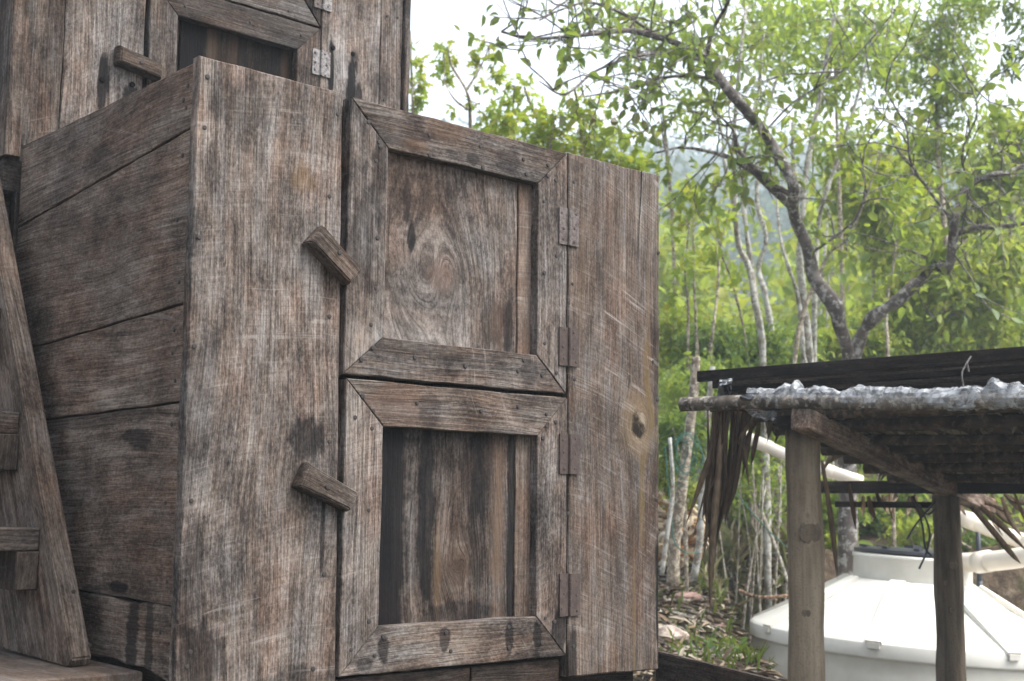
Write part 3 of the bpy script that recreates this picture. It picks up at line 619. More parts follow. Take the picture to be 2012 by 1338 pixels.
BK_dry = bark('dry_grey_stem', (.24, .215, .17), (.38, .355, .30), .5, 14, (.12, .10, .075))

def twig_paths(start, d0, length, n=5, wig=.25):
    P = [np.array(start, float)]; d = np.array(d0, float); d /= np.linalg.norm(d)
    for i in range(n):
        d = d+rng.normal(0, wig, 3); d /= np.linalg.norm(d); P.append(P[-1]+d*length/n)
    return np.array(P)
def crown_leaves(c, rad, n, clump=12, spread=.22):
    """leaf points in clumps through an uneven ellipsoid"""
    c = np.array(c); k = max(1, n//clump); q = rng.normal(0, 1, (k, 3)); q /= np.linalg.norm(q, axis=1)[:, None]; q *= (rng.random(k)**.45)[:, None]
    cen = c+q*rad; P = np.repeat(cen, clump, 0)+rng.normal(0, 1, (k*clump, 3))*spread*np.mean(rad)
    D = rng.normal(0, 1, (len(P), 3))+np.array([0, 0, -.35]); return P, D, cen

def sapling(name, label, trunks, blobs, d, bkm, lm, leafpx=22, shape='oval', aspect=.5, wpx=14, group=None, cat='tree', depth=None, clump=12, base_ground=True, twigs=True):
    """trunks: pixel polylines (base first); blobs: (px, py, rx, ry, n) crown clumps; everything stands at distance d"""
    dd = depth or d
    b0 = at(*trunks[0][0], d) if trunks else at(blobs[0][0], blobs[0][1], d)
    base = np.array([b0[0], b0[1], gz(b0)]) if base_ground else b0
    t = thing(name, label, cat, tuple(base), group)
    mb = MB(); m_ = d/FPX; ends = []
    for ti, pl_ in enumerate(trunks):
        dj = np.cumsum(rng.normal(0, .10, len(pl_)))
        pts = [at(x, y, d+dj[i]) for i, (x, y) in enumerate(pl_)]
        if ti == 0 and base_ground and pts[0][2] > base[2]+.05: pts = [np.array([pts[0][0]+.02, pts[0][1], base[2]-.05])]+pts
        sp = smooth_path(pts, 5); w = wpx*m_/2*(1 if ti == 0 else .62); rad = np.linspace(w, w*.35, len(sp)); rad = rad*(1+.12*rng.normal(0, 1, len(sp)))
        mb.tube(sp, rad, 7, .15); ends += [sp[int((len(sp)-1)*f)] for f in (.55, .75, 1)]
    Ps, Ds = [], []
    for (x, y, rx, ry, n) in blobs:
        c = at(x, y, dd+rng.normal(0, .15)); P, D, cen = crown_leaves(c, np.array([rx, rx, ry])*m_, n, clump); Ps.append(P); Ds.append(D)
        if twigs and ends:
            E = np.array(ends)
            for q in cen[::3]:
                e = E[np.argmin(np.linalg.norm(E-q, axis=1))]; ln = np.linalg.norm(q-e)
                if ln < .05: continue
                mid = (e+q)/2+rng.normal(0, .12*ln, 3); mb.tube(smooth_path([e, mid, q], 3), np.linspace(.0035+.002*ln, .0015, 7), 4, cap=False)
    if mb.n: mb.build('trunk', bkm, t, True)
    if Ps:
        P = np.vstack(Ps); D = np.vstack(Ds); L = leafpx*m_*(.6+.7*rng.random(len(P)))
        leaf_obj('crown', P, D, L, L*aspect, lm, t, shape)
    return t

# ================================================================== MAIN FRUIT TREE
TD = 8.3
tree = thing('fruit_tree', 'lichen-barked tree with two crooked limbs rising behind the thatched shelter', 'tree', tuple(np.array([*at(1668, 720, TD)[:2], gz(at(1668, 720, TD))])))
def limb(pl_, w0, w1, dep):
    pts = [at(x, y, d_) for (x, y), d_ in zip(pl_, dep)]; sp = smooth_path(pts, 6); n = len(sp)
    w = np.linspace(w0, w1, n)*.80*TD/FPX/2; w = w*(1+.10*np.interp(np.arange(n), np.arange(0, n, 3), rng.normal(0, 1, len(np.arange(0, n, 3))))); return sp, w
limbs = [
    ([(1664, 1190), (1666, 1050), (1666, 930), (1660, 800), (1668, 705), (1650, 640), (1640, 600), (1600, 545), (1588, 490), (1560, 420), (1557, 360), (1520, 290), (1490, 245), (1430, 175), (1395, 125), (1360, 98), (1300, 75), (1235, 60), (1175, 66), (1110, 72), (1040, 76), (985, 62)], 46, 5),
    ([(1672, 715), (1690, 665), (1715, 625), (1770, 585), (1810, 545), (1835, 518), (1862, 532), (1872, 470), (1876, 430), (1900, 370), (1945, 345), (1990, 335), (2060, 300)], 36, 8),
    ([(1868, 462), (1915, 448), (1960, 445), (2012, 438), (2090, 400)], 18, 8),
    ([(1555, 405), (1505, 360), (1470, 330), (1420, 305), (1345, 290), (1290, 300)], 20, 4),
    ([(1556, 385), (1500, 345), (1455, 300), (1440, 255), (1400, 215)], 16, 4),
    ([(1388, 112), (1400, 60), (1430, 5), (1450, -60)], 13, 5),
    ([(1395, 125), (1330, 105), (1250, 110), (1170, 140), (1110, 185), (1060, 160)], 11, 3),
    ([(1440, 180), (1370, 150), (1290, 155), (1230, 175), (1150, 190)], 11, 3),
    ([(1500, 262), (1560, 200), (1640, 150), (1700, 90), (1760, 20)], 6, 3),
    ([(1590, 500), (1640, 465), (1680, 430), (1700, 370), (1690, 300)], 7, 3),
    ([(1876, 440), (1830, 380), (1790, 320), (1780, 250), (1740, 180)], 8, 3),
    ([(1905, 365), (1890, 300), (1920, 220), (1900, 150)], 7, 3),
    ([(1300, 76), (1230, 30), (1160, 5), (1100, 20), (1060, 40)], 9, 3)]
mbt = MB(); LP, LD, LB = [], [], []
for li, (pl_, w0, w1) in enumerate(limbs):
    k = len(pl_); dep = TD+np.cumsum(rng.normal(0, .09, k)) - np.linspace(0, [.7, .6, .5, .4, .3, .5, .7, .8, .6, .3, .9, .6, 1.0][li], k)
    if li > 2: dep = dep-.15
    sp, w = limb(pl_, w0, w1, dep); mbt.tube(sp, w, 9, .12)
    n = len(sp); f0 = .57 if li == 0 else (.40 if li == 1 else .25)
    for j in range(int(n*f0), n):
        for q in range(2 if li in (0, 1) else 2):
            if rng.random() > .27: continue
            d = rng.normal(0, 1, 3)+np.array([0, 0, .35]); ln = .25+.55*rng.random()
            tp = twig_paths(sp[j], d, ln, 6, .28); mbt.tube(tp, np.linspace(.006, .0018, 7), 4, cap=False)
            tp2 = twig_paths(tp[3], rng.normal(0, 1, 3), ln*.6, 4, .3); mbt.tube(tp2, np.linspace(.004, .0015, 5), 4, cap=False)
            bare = rng.random() < .35
            for tt in (tp, tp2):
                for s_ in range(2, len(tt)):
                    if bare: continue
                    for _ in range(rng.integers(1, 3)): LP.append(tt[s_]+rng.normal(0, .015, 3)); LD.append((tt[s_]-tt[s_-1])*6+rng.normal(0, .6, 3)+np.array([0, 0, -.3])); LB.append(tt[s_])
mbt.build('trunk', BK_main, tree, True)
LP, LD = np.array(LP), np.array(LD); nl = len(LP)
dist = np.linalg.norm(LP-CAM, axis=1); order = np.argsort(dist); Ls = .048+.055*rng.random(nl)
# nearest 300 leaves are pieces of their own, the rest one mass
tv, tf = leaf_template('oval'); leaf_mes = []
for k in range(4):
    vv = tv.copy(); vv[:, 1] *= .50+.06*k; vv[:, 2] *= (.7+.5*k); me = bpy.data.meshes.new('leaf'); me.from_pydata(vv.tolist(), [], [tuple(f) for a in tf for f in a.tolist()]); me.update(); me.materials.append(ML_brown if k == 3 else ML_tree); leaf_mes.append(me)
inv = tree.matrix_world.inverted()
for i in order[:300]:
    D = Vector(LD[i]).normalized(); N = Vector((0, 0, 1))+Vector(rng.normal(0, .6, 3)); S = N.cross(D).normalized(); N = D.cross(S)
    mw = Matrix((D, S, N)).transposed().to_4x4()*Ls[i]; mw[3][3] = 1; mw.translation = Vector(LP[i])
    o = bpy.data.objects.new('leaf', leaf_mes[int(rng.choice(4, p=[.31, .31, .3, .08]))]); C.objects.link(o); o.parent = tree; o.matrix_parent_inverse = inv; o.matrix_world = mw
r_ = order[300:]; kind(leaf_obj('crown', LP[r_], LD[r_], Ls[r_], Ls[r_]*.56, ML_tree, tree), 'stuff')

# ================================================================== BACKGROUND TREES AND SHRUBS
PT = [
    ('tall pale trunk forking high above the knotty plank, leftmost of the white stems', [[(1500, 720), (1484, 600), (1472, 527), (1451, 480), (1443, 390), (1440, 300), (1452, 135), (1465, 20)], [(1443, 390), (1425, 330), (1418, 250)]], [(1440, 60, 90, 90, 260), (1400, 230, 60, 60, 90)], 9.2, 20),
    ('pale slender trunk standing just right of the leftmost white stem', [[(1500, 730), (1490, 630), (1481, 555), (1466, 450), (1457, 330), (1490, 180), (1500, 60)]], [(1510, 60, 90, 80, 240), (1480, 330, 50, 40, 60)], 9.6, 18),
    ('pale trunk with a zigzag bend between the white stems', [[(1522, 735), (1517, 675), (1505, 584), (1490, 527), (1505, 467), (1487, 390), (1500, 250), (1540, 110)]], [(1560, 60, 90, 80, 260)], 9.9, 19),
    ('pale leaning trunk left of the brown crooked limb', [[(1580, 740), (1577, 690), (1568, 584), (1544, 510), (1529, 435), (1522, 300)]], [(1520, 250, 60, 80, 130)], 9.4, 15),
    ('whitest thick trunk standing right behind the crooked brown limb', [[(1592, 740), (1589, 690), (1580, 600), (1571, 510), (1577, 420), (1582, 345), (1612, 180), (1640, 30)], [(1580, 400), (1560, 330), (1556, 240)]], [(1640, 80, 110, 90, 320), (1600, 260, 60, 60, 100)], 9.7, 24),
    ('pale trunk leaning right behind the fork of the fruit tree', [[(1600, 730), (1600, 600), (1607, 450), (1619, 390), (1642, 324), (1690, 170), (1720, 40)]], [(1720, 100, 100, 100, 320)], 10.2, 15)]
for lb, tr_, bl_, d_, w_ in PT: sapling('pale_tree', lb, tr_, bl_, d_, BK_pale, ML_lt, 20, 'oval', .42, w_*.85, 'pale stemmed trees on the slope')
TT = [('thin straight tan stem nearest the right edge of the box', [[(1370, 720), (1368, 660), (1363, 520), (1362, 390)]], [(1365, 380, 40, 50, 50), (1350, 520, 30, 40, 20)], 9.0, 9),
      ('thin tan stem bending left with yellow leaves beside the box', [[(1352, 720), (1352, 600), (1346, 540), (1354, 440)]], [(1340, 430, 40, 60, 50), (1330, 560, 26, 50, 26)], 9.3, 7),
      ('thin tan stem leaning right towards the white stems', [[(1396, 720), (1400, 660), (1410, 570), (1416, 480), (1440, 390)]], [(1400, 400, 50, 50, 60), (1395, 500, 30, 30, 24)], 9.1, 9),
      ('thin forked tan stem low between the leaning stems', [[(1470, 720), (1440, 560), (1416, 495), (1410, 420)]], [(1430, 540, 40, 50, 30)], 9.5, 7),
      ('thin diagonal stem right of the fruit tree fork', [[(1560, 720), (1620, 515), (1667, 467), (1700, 390), (1730, 300)]], [(1720, 330, 70, 70, 130)], 9.2, 10),
      ('thin pale stem rising right of the fork towards the right limb', [[(1745, 720), (1742, 600), (1760, 480), (1752, 350)]], [(1760, 380, 60, 90, 160)], 9.6, 9)]
for lb, tr_, bl_, d_, w_ in TT: sapling('thin_tree', lb, tr_, bl_, d_, BK_tan, ML_yl, 26, 'lobed', .5, w_, 'thin tan stems on the slope', clump=5)
# saplings seen over the top of the box
SP = [('slim sapling with forked crown alone against the sky above the upper door', [[(925, 460), (924, 240), (917, 180), (888, 130), (880, 95)], [(918, 175), (945, 130), (962, 90)], [(920, 215), (893, 195), (872, 160)]], [(880, 110, 34, 26, 60), (958, 100, 34, 30, 64), (868, 150, 22, 18, 20), (975, 140, 20, 26, 30), (950, 160, 30, 24, 24), (905, 215, 24, 16, 22), (960, 225, 30, 22, 40)], 9.0, 9),
      ('bright sapling half hidden behind the right edge of the hut', [[(812, 460), (810, 200), (806, 60)]], [(812, 110, 20, 26, 36), (816, 160, 18, 30, 44), (812, 205, 16, 20, 36)], 9.4, 8),
      ('yellow-green sapling with broad leaves above the middle of the upper door', [[(1000, 480), (1005, 260), (1012, 170)], [(1005, 280), (980, 230)]], [(1010, 175, 40, 22, 56), (1000, 230, 45, 26, 90), (980, 262, 40, 20, 70)], 8.8, 9),
      ('yellow-green sapling with broad leaves above the upper door hinge corner', [[(1085, 480), (1080, 300), (1040, 200), (1030, 170)], [(1080, 300), (1090, 230)]], [(1075, 235, 55, 35, 150), (1050, 285, 55, 25, 110), (1100, 280, 45, 25, 100)], 8.5, 10),
      ('yellow-green sapling with a tall stem above the box right plank', [[(1150, 480), (1145, 320), (1140, 250), (1135, 190)]], [(1145, 215, 45, 30, 80), (1150, 262, 55, 30, 140), (1175, 300, 45, 24, 110)], 8.7, 9),
      ('yellow-green sapling behind the top right corner of the box', [[(1230, 480), (1225, 340), (1215, 260)]], [(1215, 275, 40, 24, 50), (1225, 318, 60, 24, 120), (1262, 330, 30, 20, 50)], 8.9, 8)]
for lb, tr_, bl_, d_, w_ in SP: sapling('sapling', lb, tr_, bl_, d_, BK_tan, ML_yl, 21, 'lobed', .55, w_, 'saplings behind the box', clump=6)
# tall leafy trees on the right
RT = [('tall dense lime-green tree in the upper right with sky to its right', [[(1870, 760), (1860, 500), (1840, 250), (1850, 40)]], [(1850, 60, 95, 80, 900), (1870, 170, 70, 80, 800), (1850, 280, 80, 50, 500), (1760, 120, 60, 90, 420), (1900, 10, 60, 40, 300)], 11.5, 16, ML_lt, .34),
      ('leafy branch tips of a tree hanging in the top right corner', [[(2130, 800), (2100, 300), (2060, 60)]], [(1995, 50, 40, 45, 130), (2000, 125, 34, 40, 110), (1960, 15, 50, 25, 60), (2080, 80, 60, 90, 300)], 10.5, 14, ML_mid, .34),
      ('rounded yellow-green tree behind the lichened right limb', [[(1980, 760), (1985, 480), (1990, 300)]], [(1990, 265, 70, 50, 600), (1960, 340, 90, 60, 900), (2040, 330, 90, 90, 700), (1900, 420, 80, 60, 700)], 12.5, 16, ML_yg, .5),
      ('loose green tree filling the middle between the two limbs', [[(1720, 760), (1715, 520), (1700, 360)]], [(1700, 400, 90, 80, 800), (1760, 470, 90, 70, 800), (1680, 300, 80, 70, 420), (1790, 330, 70, 70, 480)], 12.0, 14, ML_yg, .5),
      ('airy light tree crown high between the limbs against the sky', [[(1660, 760), (1650, 400), (1640, 120)]], [(1600, 60, 110, 80, 460), (1700, 60, 100, 80, 520), (1650, 170, 110, 70, 380), (1510, 120, 90, 80, 240), (1560, 10, 120, 40, 260)], 11.0, 14, ML_lt, .40),
      ('airy light tree crown at the top left over the bare twigs', [[(1330, 760), (1320, 420), (1290, 100)]], [(1260, 40, 100, 60, 300), (1330, 100, 90, 70, 280), (1190, 20, 60, 50, 110), (1240, 150, 50, 50, 70), (1350, 220, 70, 70, 120)], 11.3, 12, ML_lt, .42),
      ('yellow-green tree behind the lower right of the fruit tree', [[(1860, 800), (1850, 640), (1840, 520)]], [(1840, 560, 100, 70, 1000), (1930, 560, 100, 70, 1000), (1990, 500, 70, 70, 600), (1770, 620, 90, 60, 700)], 11.0, 14, ML_yg, .5)]
for lb, tr_, bl_, d_, w_, lm, asp in RT: sapling('leafy_tree', lb, tr_, bl_, d_, BK_tan, lm, 20, 'oval', asp, w_, 'leafy trees beyond the shelter', clump=14)
# shrubs on the slope
SH = [(1330, 640, 60, 60, 'bushy yellow-green shrub against the right edge of the box', ML_yg, 10.2), (1400, 670, 70, 50, 'soft green shrub under the thin tan stems', ML_bl, 9.8), (1480, 690, 70, 50, 'soft blue-green shrub at the foot of the white stems', ML_bl, 9.9), (1560, 680, 70, 55, 'fresh green shrub left of the fruit tree fork', ML_lt, 10.4), (1640, 690, 60, 50, 'green shrub behind the fruit tree fork', ML_bl, 10.8), (1720, 680, 80, 60, 'yellow-green shrub right of the fruit tree fork', ML_yg, 10.6), (1810, 670, 80, 60, 'yellow-green shrub above the shelter roof middle', ML_yg, 11.2), (1910, 650, 90, 60, 'yellow-green shrub above the right part of the shelter roof', ML_yg, 11.5), (2000, 640, 80, 70, 'green shrub above the shelter roof at the right edge', ML_lt, 11.8),
      (1340, 760, 60, 60, 'light green shrub left of the shelter roof corner', ML_lt, 8.6), (1420, 760, 70, 45, 'light green shrub behind the shelter roof corner', ML_bl, 9.3), (1345, 850, 50, 46, 'feathery blue-green shrub under the end of the shelter pole', ML_bl, 8.0), (1480, 870, 60, 50, 'green shrub between the hanging dry frond and the front post', ML_lt, 9.6), (1330, 930, 36, 40, 'low lime shrub beside the coil of green cord', ML_yg, 8.6),
      (1740, 1010, 70, 50, 'dark green shrub behind the water tank lid', ML_mid, 10.5), (1810, 1050, 60, 30, 'bright yellow-green shrub just above the tank lid', ML_yg, 9.6), (1930, 1080, 50, 60, 'dark green shrub behind the pipes', ML_mid, 9.8), (1990, 1130, 50, 50, 'green shrub between the tank and the right edge', ML_mid, 9.9), (1640, 980, 40, 60, 'green shrub beside the grey rear post', ML_lt, 9.9), (1500, 1000, 50, 60, 'light green undergrowth left of the front post', ML_lt, 9.9), (1640, 1090, 26, 40, 'lime shrub between the front post and the grey rear post', ML_yg, 9.7)]
for i, (x, y, rx, ry, lb, lm, d_) in enumerate(SH):
    big = 2.2 if y < 900 else 1.6
    bl_ = [(x+rng.normal(0, rx*.5), y+rng.normal(0, ry*.35), rx*.8, ry*.8, int(130*big)) for _ in range(4)]+[(x, y+ry*.9, rx, ry*.8, 260)]
    gpy = y+ry+60
    sapling('shrub', lb, [[(x, gpy), (x+rng.normal(0, 10), y+ry*.3), (x+rng.normal(0, 20), y-ry*.4)], [(x, gpy-20), (x+rx*.4, y)], [(x, gpy-20), (x-rx*.4, y)]], bl_, d_, BK_tan, lm, 17 if i % 3 else 14, 'oval', .5, 9, 'shrubs on the slope', 'shrub', clump=14)

# leafless pale stems and sticks: thicket left of the front post
th_ = thing('dry_thicket', 'thicket of bare pale upright stems left of the front shelter post', 'thicket', tuple(np.array([*at(1490, 1080, 8.8)[:2], gz(at(1490, 1080, 8.8))])))
for i in range(20):
    x = 1405+140*rng.random(); d_ = 8.2+1.3*rng.random(); b_ = at(x, 1090+30*rng.random(), d_); b_[2] = gz(b_)-.03
    tpx = at(x+rng.normal(0, 45), 880+90*rng.random(), d_+rng.normal(0, .2)); mb = MB(); mb.tube(smooth_path([b_, (b_+tpx)/2+rng.normal(0, .04, 3), tpx], 4), np.linspace(.011, .004, 9)*(.6+.7*rng.random()), 5, .2); mb.build('stem', BK_dry, th_, True)
P, D, _ = crown_leaves(at(1480, 960, 9.0), np.array([.3, .3, .3]), 160, 4); leaf_obj('leaves', P, D, .05, .025, ML_lt, th_)
def stick(name, label, cat, pl_, d_, w, mat, group=None):
    d_ = np.broadcast_to(d_, (len(pl_),)); pts = [at(x, y, q) for (x, y), q in zip(pl_, d_)]; sp = smooth_path(pts, 5); c0 = tuple(sp[0]); mb = MB(); mb.tube(sp, np.linspace(1, .7, len(sp))*w*d_[0]/FPX/2, 8, .12); return tag(mb.build(name, mat, None, True, c0), label, cat, group)
stick('tree_trunk', 'brown leaning trunk carrying the coil of green cord', 'trunk', [(1322, 1150), (1326, 1060), (1340, 960), (1350, 880), (1362, 780), (1368, 700)], 7.6, 25, BK_tan)
stick('tree_trunk', 'pale grey lichened trunk beside the hanging dry frond', 'trunk', [(1362, 1140), (1374, 1070), (1378, 980), (1384, 900), (1392, 800), (1400, 720)], 8.0, 15, BK_pale)
stick('fallen_branch', 'curved reddish branch lying on the slope below the thicket', 'branch', [(1452, 1160), (1470, 1168), (1500, 1174), (1550, 1170)], [8.1, 8.0, 7.9, 7.8], 8, bark('red_branch', (.30, .17, .10), (.45, .35, .26), .5))
stick('fallen_branch', 'straight pale stick leaning down behind the front post', 'branch', [(1498, 1010), (1530, 1090), (1560, 1180)], [8.6, 8.3, 8.0], 8, BK_dry)
stick('fallen_branch', 'whitish stick leaning against the slope at the edge of the box', 'branch', [(1300, 1130), (1312, 1040), (1322, 960), (1316, 860)], 7.3, 10, BK_pale)

# pile of husks
hp = MB()
for i in range(150):
    x = 1296+86*rng.random(); y = 975+130*rng.random()**.8; d_ = 8.35+.45*rng.random(); c = at(x, y, d_); th0 = rng.random()*6.3; tl = rng.normal(0, .8); r0 = .035+.03*rng.random(); ar = .9+1.6*rng.random()
    e1 = np.array([math.cos(th0), math.sin(th0), .3*tl]); e2 = np.cross(e1, rng.normal(0, 1, 3)); e2 /= np.linalg.norm(e2)
    hp.tube([c+r0*(e1*math.cos(q)+e2*math.sin(q)) for q in np.linspace(0, ar*1.6, 6)], np.array([.4, .9, 1, 1, .8, .3])*.018, 6, .3)
g = G('dry_husk'); c_ = g.ramp(g.isl(), [(.1, (.50, .40, .27)), (.35, (.42, .31, .19)), (.6, (.56, .50, .40)), (.8, (.40, .20, .07)), (.95, (.22, .12, .06))]); g.done(g.bsdf(c_, .8, .15))
hpo = hp.build('husk_pile', g.mat, None, True, tuple(at(1340, 1100, 8.5))); kind(tag(hpo, 'pile of curled pale dry husks beside the right edge of the box', 'husks'), 'stuff')
hb = MB(); bmx = bmesh.new(); bmesh.ops.create_icosphere(bmx, subdivisions=3, radius=.36)   # soil heap under the husks
for v in bmx.verts: v.co *= 1+.12*math.sin(v.co.x*19)*math.sin(v.co.y*17+v.co.z*13); v.co.z *= .75
me = bpy.data.meshes.new('soil_heap'); bmx.to_mesh(me); bmx.free(); me.materials.append(gm.mat); sh_ = bpy.data.objects.new('soil_heap', me); C.objects.link(sh_); sh_.location = at(1338, 1070, 9.05); kind(sh_, 'structure')

# coil of green cord
cord = MB(); cc0 = at(1345, 880, 7.45)
for i in range(8):
    r0 = .07+.07*rng.random(); c = cc0+rng.normal(0, .03, 3)-np.array([0, 0, r0*.6]); tl = rng.normal(0, .35)
    pts = [c+R2*r0*.75*math.cos(a)*(1+.1*math.sin(3*a+i))+np.array([0, 0, 1])*r0*1.25*math.sin(a)+fw*r0*tl*math.sin(a+i) for a in np.linspace(0, 6.28, 26)]; cord.tube(pts, .0022, 5, cap=False)
cord.tube(smooth_path([at(1306, 880, 7.4), at(1318, 1000, 7.35), at(1324, 1060, 7.3), at(1345, 1085, 7.3), at(1372, 1086, 7.5)], 6), .004, 5, cap=False)
M_cord = simple('green_cord', (.03, .125, .085), .5, .4, 0, .4, 20)
tag(cord.build('cord_coil', M_cord, None, True, tuple(cc0)), 'loose coil of thin green cord hung on the brown leaning trunk', 'cord')
cl = MB(); cl.tube(smooth_path([at(1440, 960, 7.9), at(1480, 1010, 7.8), at(1540, 1070, 7.7), at(1600, 1110, 7.7)], 6), .004, 5, cap=False); tag(cl.build('green_line', M_cord, None, True, tuple(at(1440, 960, 7.9))), 'thin green line strung down behind the front post', 'cord')
# stones
M_stone = simple('pale_stone', (.42, .36, .31), .85, .2, 0, .4, 25, (.22, .17, .14), .5, .01); M_stone2 = simple('pinkish_stone', (.33, .22, .18), .85, .2, 0, .4, 25, (.18, .11, .09), .5, .01); M_stone3 = simple('dark_stone', (.10, .10, .09), .85, .2, 0, .5, 25)
for lb, x, y, d_, s_, mt in (('pale flat stone on the bank at the edge of the box', 1318, 1245, 7.0, .085, M_stone), ('pinkish rounded stone at the foot of the trunks', 1352, 1150, 7.8, .075, M_stone2), ('dark broken stone lying on the bank by the tank', 1402, 1275, 6.9, .05, M_stone3), ('small brown stone high on the bank below the frond tip', 1412, 1212, 7.4, .035, M_stone2)):
    bmx = bmesh.new(); bmesh.ops.create_icosphere(bmx, subdivisions=3, radius=s_); ph = rng.random(4)*6
    for v in bmx.verts: q = v.co/s_; v.co *= 1+.16*math.sin(q.x*3+ph[0])*math.sin(q.y*2.5+ph[1])+.12*math.sin(q.z*4+ph[2])+.05*math.sin(q.x*9+q.y*7); v.co.z *= .62
    me = bpy.data.meshes.new('stone'); bmx.to_mesh(me); bmx.free(); me.materials.append(mt); o = bpy.data.objects.new('stone', me); C.objects.link(o); pz = at(x, y, d_); o.location = (pz[0], pz[1], gz(pz)+s_*.25); tag(o, lb, 'stone', 'stones on the bank')

# litter, grass (nobody could count them)
n = 5200; r = .55+1.6*rng.random(n); d_ = 5.6+4.6*rng.random(n)
z = ground_rd(r, d_); XYp = CAM[:2]+r[:, None]*Rp+d_[:, None]*F2; P = np.concatenate([XYp, (z+.012+.02*rng.random(n))[:, None]], 1); D = np.concatenate([rng.normal(0, 1, (n, 2)), rng.normal(0, .15, (n, 1))], 1)
g = G('dry_leaf_litter'); c_ = g.ramp(g.isl(), [(.1, (.08, .055, .033)), (.3, (.16, .112, .072)), (.5, (.27, .215, .15)), (.7, (.11, .077, .05)), (.9, (.36, .31, .24))]); g.done(g.bsdf(c_, .8, .15))
V, F = leaf_arrays(P, D, .05+.10*rng.random(n), .008+.028*rng.random(n), 'oval', .35); kind(fast_mesh('leaf_litter', V, F, g.mat), 'stuff')['label'] = 'dry leaves and straw lying on the bank'
tw = MB()
for i in range(420):
    r = .6+1.4*rng.random(); d0 = 5.7+4*rng.random(); a = rng.normal(.9, .6); ln = .10+.3*rng.random(); dv = Rp*math.cos(a)-F2*math.sin(a)
    p0 = CAM[:2]+r*Rp+d0*F2; p1 = p0+dv*ln; r1, d1 = plan(np.append(p1, 0)); tw.tube([np.append(p0, ground_rd(r, d0)+.02), np.append(p1, ground_rd(r1, d1)+.03)], .003+.005*rng.random(), 4, cap=False)
kind(tw.build('twig_litter', BK_dry), 'stuff')['label'] = 'dry twigs lying on the bank'
gp, gd, gl = [], [], []
for (x, y, d_, nn, sp_r) in [(a_, b_, c_, int(d_*.10), e_) for a_, b_, c_, d_, e_ in [(1410, 1150, 8.0, 260, .16), (1440, 1170, 7.9, 260, .16), (1500, 1205, 7.7, 320, .16), (1470, 1250, 7.0, 260, .16), (1430, 1300, 6.6, 380, .2), (1390, 1270, 6.8, 200, .2), (1350, 1215, 7.2, 160, .2), (1325, 1290, 6.6, 160, .15), (1460, 1320, 6.5, 300, .16), (1400, 1100, 8.6, 260, .3), (1520, 1140, 8.6, 300, .25), (1340, 1170, 7.6, 120, .2), (1450, 1110, 8.6, 200, .25), (1380, 1330, 6.3, 240, .2)]]:
    c = at(x, y, d_); q = rng.normal(0, sp_r, (nn, 2)); pp = c[:2]+q
    for k in range(nn): gp.append([pp[k][0], pp[k][1], gz(pp[k])]); gd.append(np.append(rng.normal(0, .45, 2), 1.0)); gl.append(.05+.10*rng.random())
gl = np.array(gl); ML_grass = leafmat('grass_blade', [(.06, .11, .02), (.10, .16, .028), (.14, .19, .04), (.09, .14, .03)], .35)
V, F = leaf_arrays(gp, np.array(gd), gl, .009, 'oval', .9); kind(fast_mesh('grass', V, F, ML_grass), 'stuff')['label'] = 'green grass tufts growing on the bank'
n = 2600; r = .6+1.5*rng.random(n); d_ = 6+4*rng.random(n); k_ = np.sin(r*5+d_*2.1)+np.sin(d_*4.3-r*3) > 1.45; r, d_ = r[k_], d_[k_]; n = len(r)
P = np.concatenate([CAM[:2]+r[:, None]*Rp+d_[:, None]*F2, (ground_rd(r, d_)+.03+.05*rng.random(n))[:, None]], 1)
V, F = leaf_arrays(P, rng.normal(0, 1, (n, 3)), .04+.03*rng.random(n), .03, 'oval', .5); kind(fast_mesh('ground_cover', V, F, ML_mid), 'stuff')['label'] = 'small green weeds growing through the litter'

# dry tan stalks and grass on the bank
gp, gd, gl = [], [], []
for i in range(1500):
    d0 = 7.9+2.4*rng.random(); px_ = 1385+190*rng.random(); p0 = at(px_, 1090, d0); gp.append([p0[0], p0[1], gz(p0)]); gd.append(np.append(rng.normal(0, .55, 2), 1.)); gl.append(.07+.20*rng.random()**1.5)
gl = np.array(gl); ML_straw = leafmat('dry_straw', [(.24, .19, .12), (.32, .26, .17), (.40, .34, .23), (.16, .17, .06), (.20, .24, .06)], .3)
V, F = leaf_arrays(gp, np.array(gd), gl, .004+.004*rng.random(len(gl)), 'oval', .9); kind(fast_mesh('dry_grass', V, F, ML_straw), 'stuff')['label'] = 'dry tan stalks standing on the bank'
# undergrowth filling the slope behind
n = 26000; r = -3+11*rng.random(n); d_ = 9.8+14*rng.random(n); k_ = rng.random(n) < .35+.65*(np.sin(r*2.2+d_)*np.sin(d_*1.7-r) > -.1); r, d_ = r[k_], d_[k_]; n = len(r)
P = np.concatenate([CAM[:2]+r[:, None]*Rp+d_[:, None]*F2, (ground_rd(r, d_)+rng.random(n)*(.5+.6*np.sin(r*1.3+d_*.9)**2))[:, None]], 1)
V, F = leaf_arrays(P, rng.normal(0, 1, (n, 3))+np.array([0, 0, .2]), .07+.09*rng.random(n), .04+.04*rng.random(n), 'oval', .6); kind(fast_mesh('undergrowth', V, F, ML_lt), 'stuff')['label'] = 'green undergrowth covering the slope'

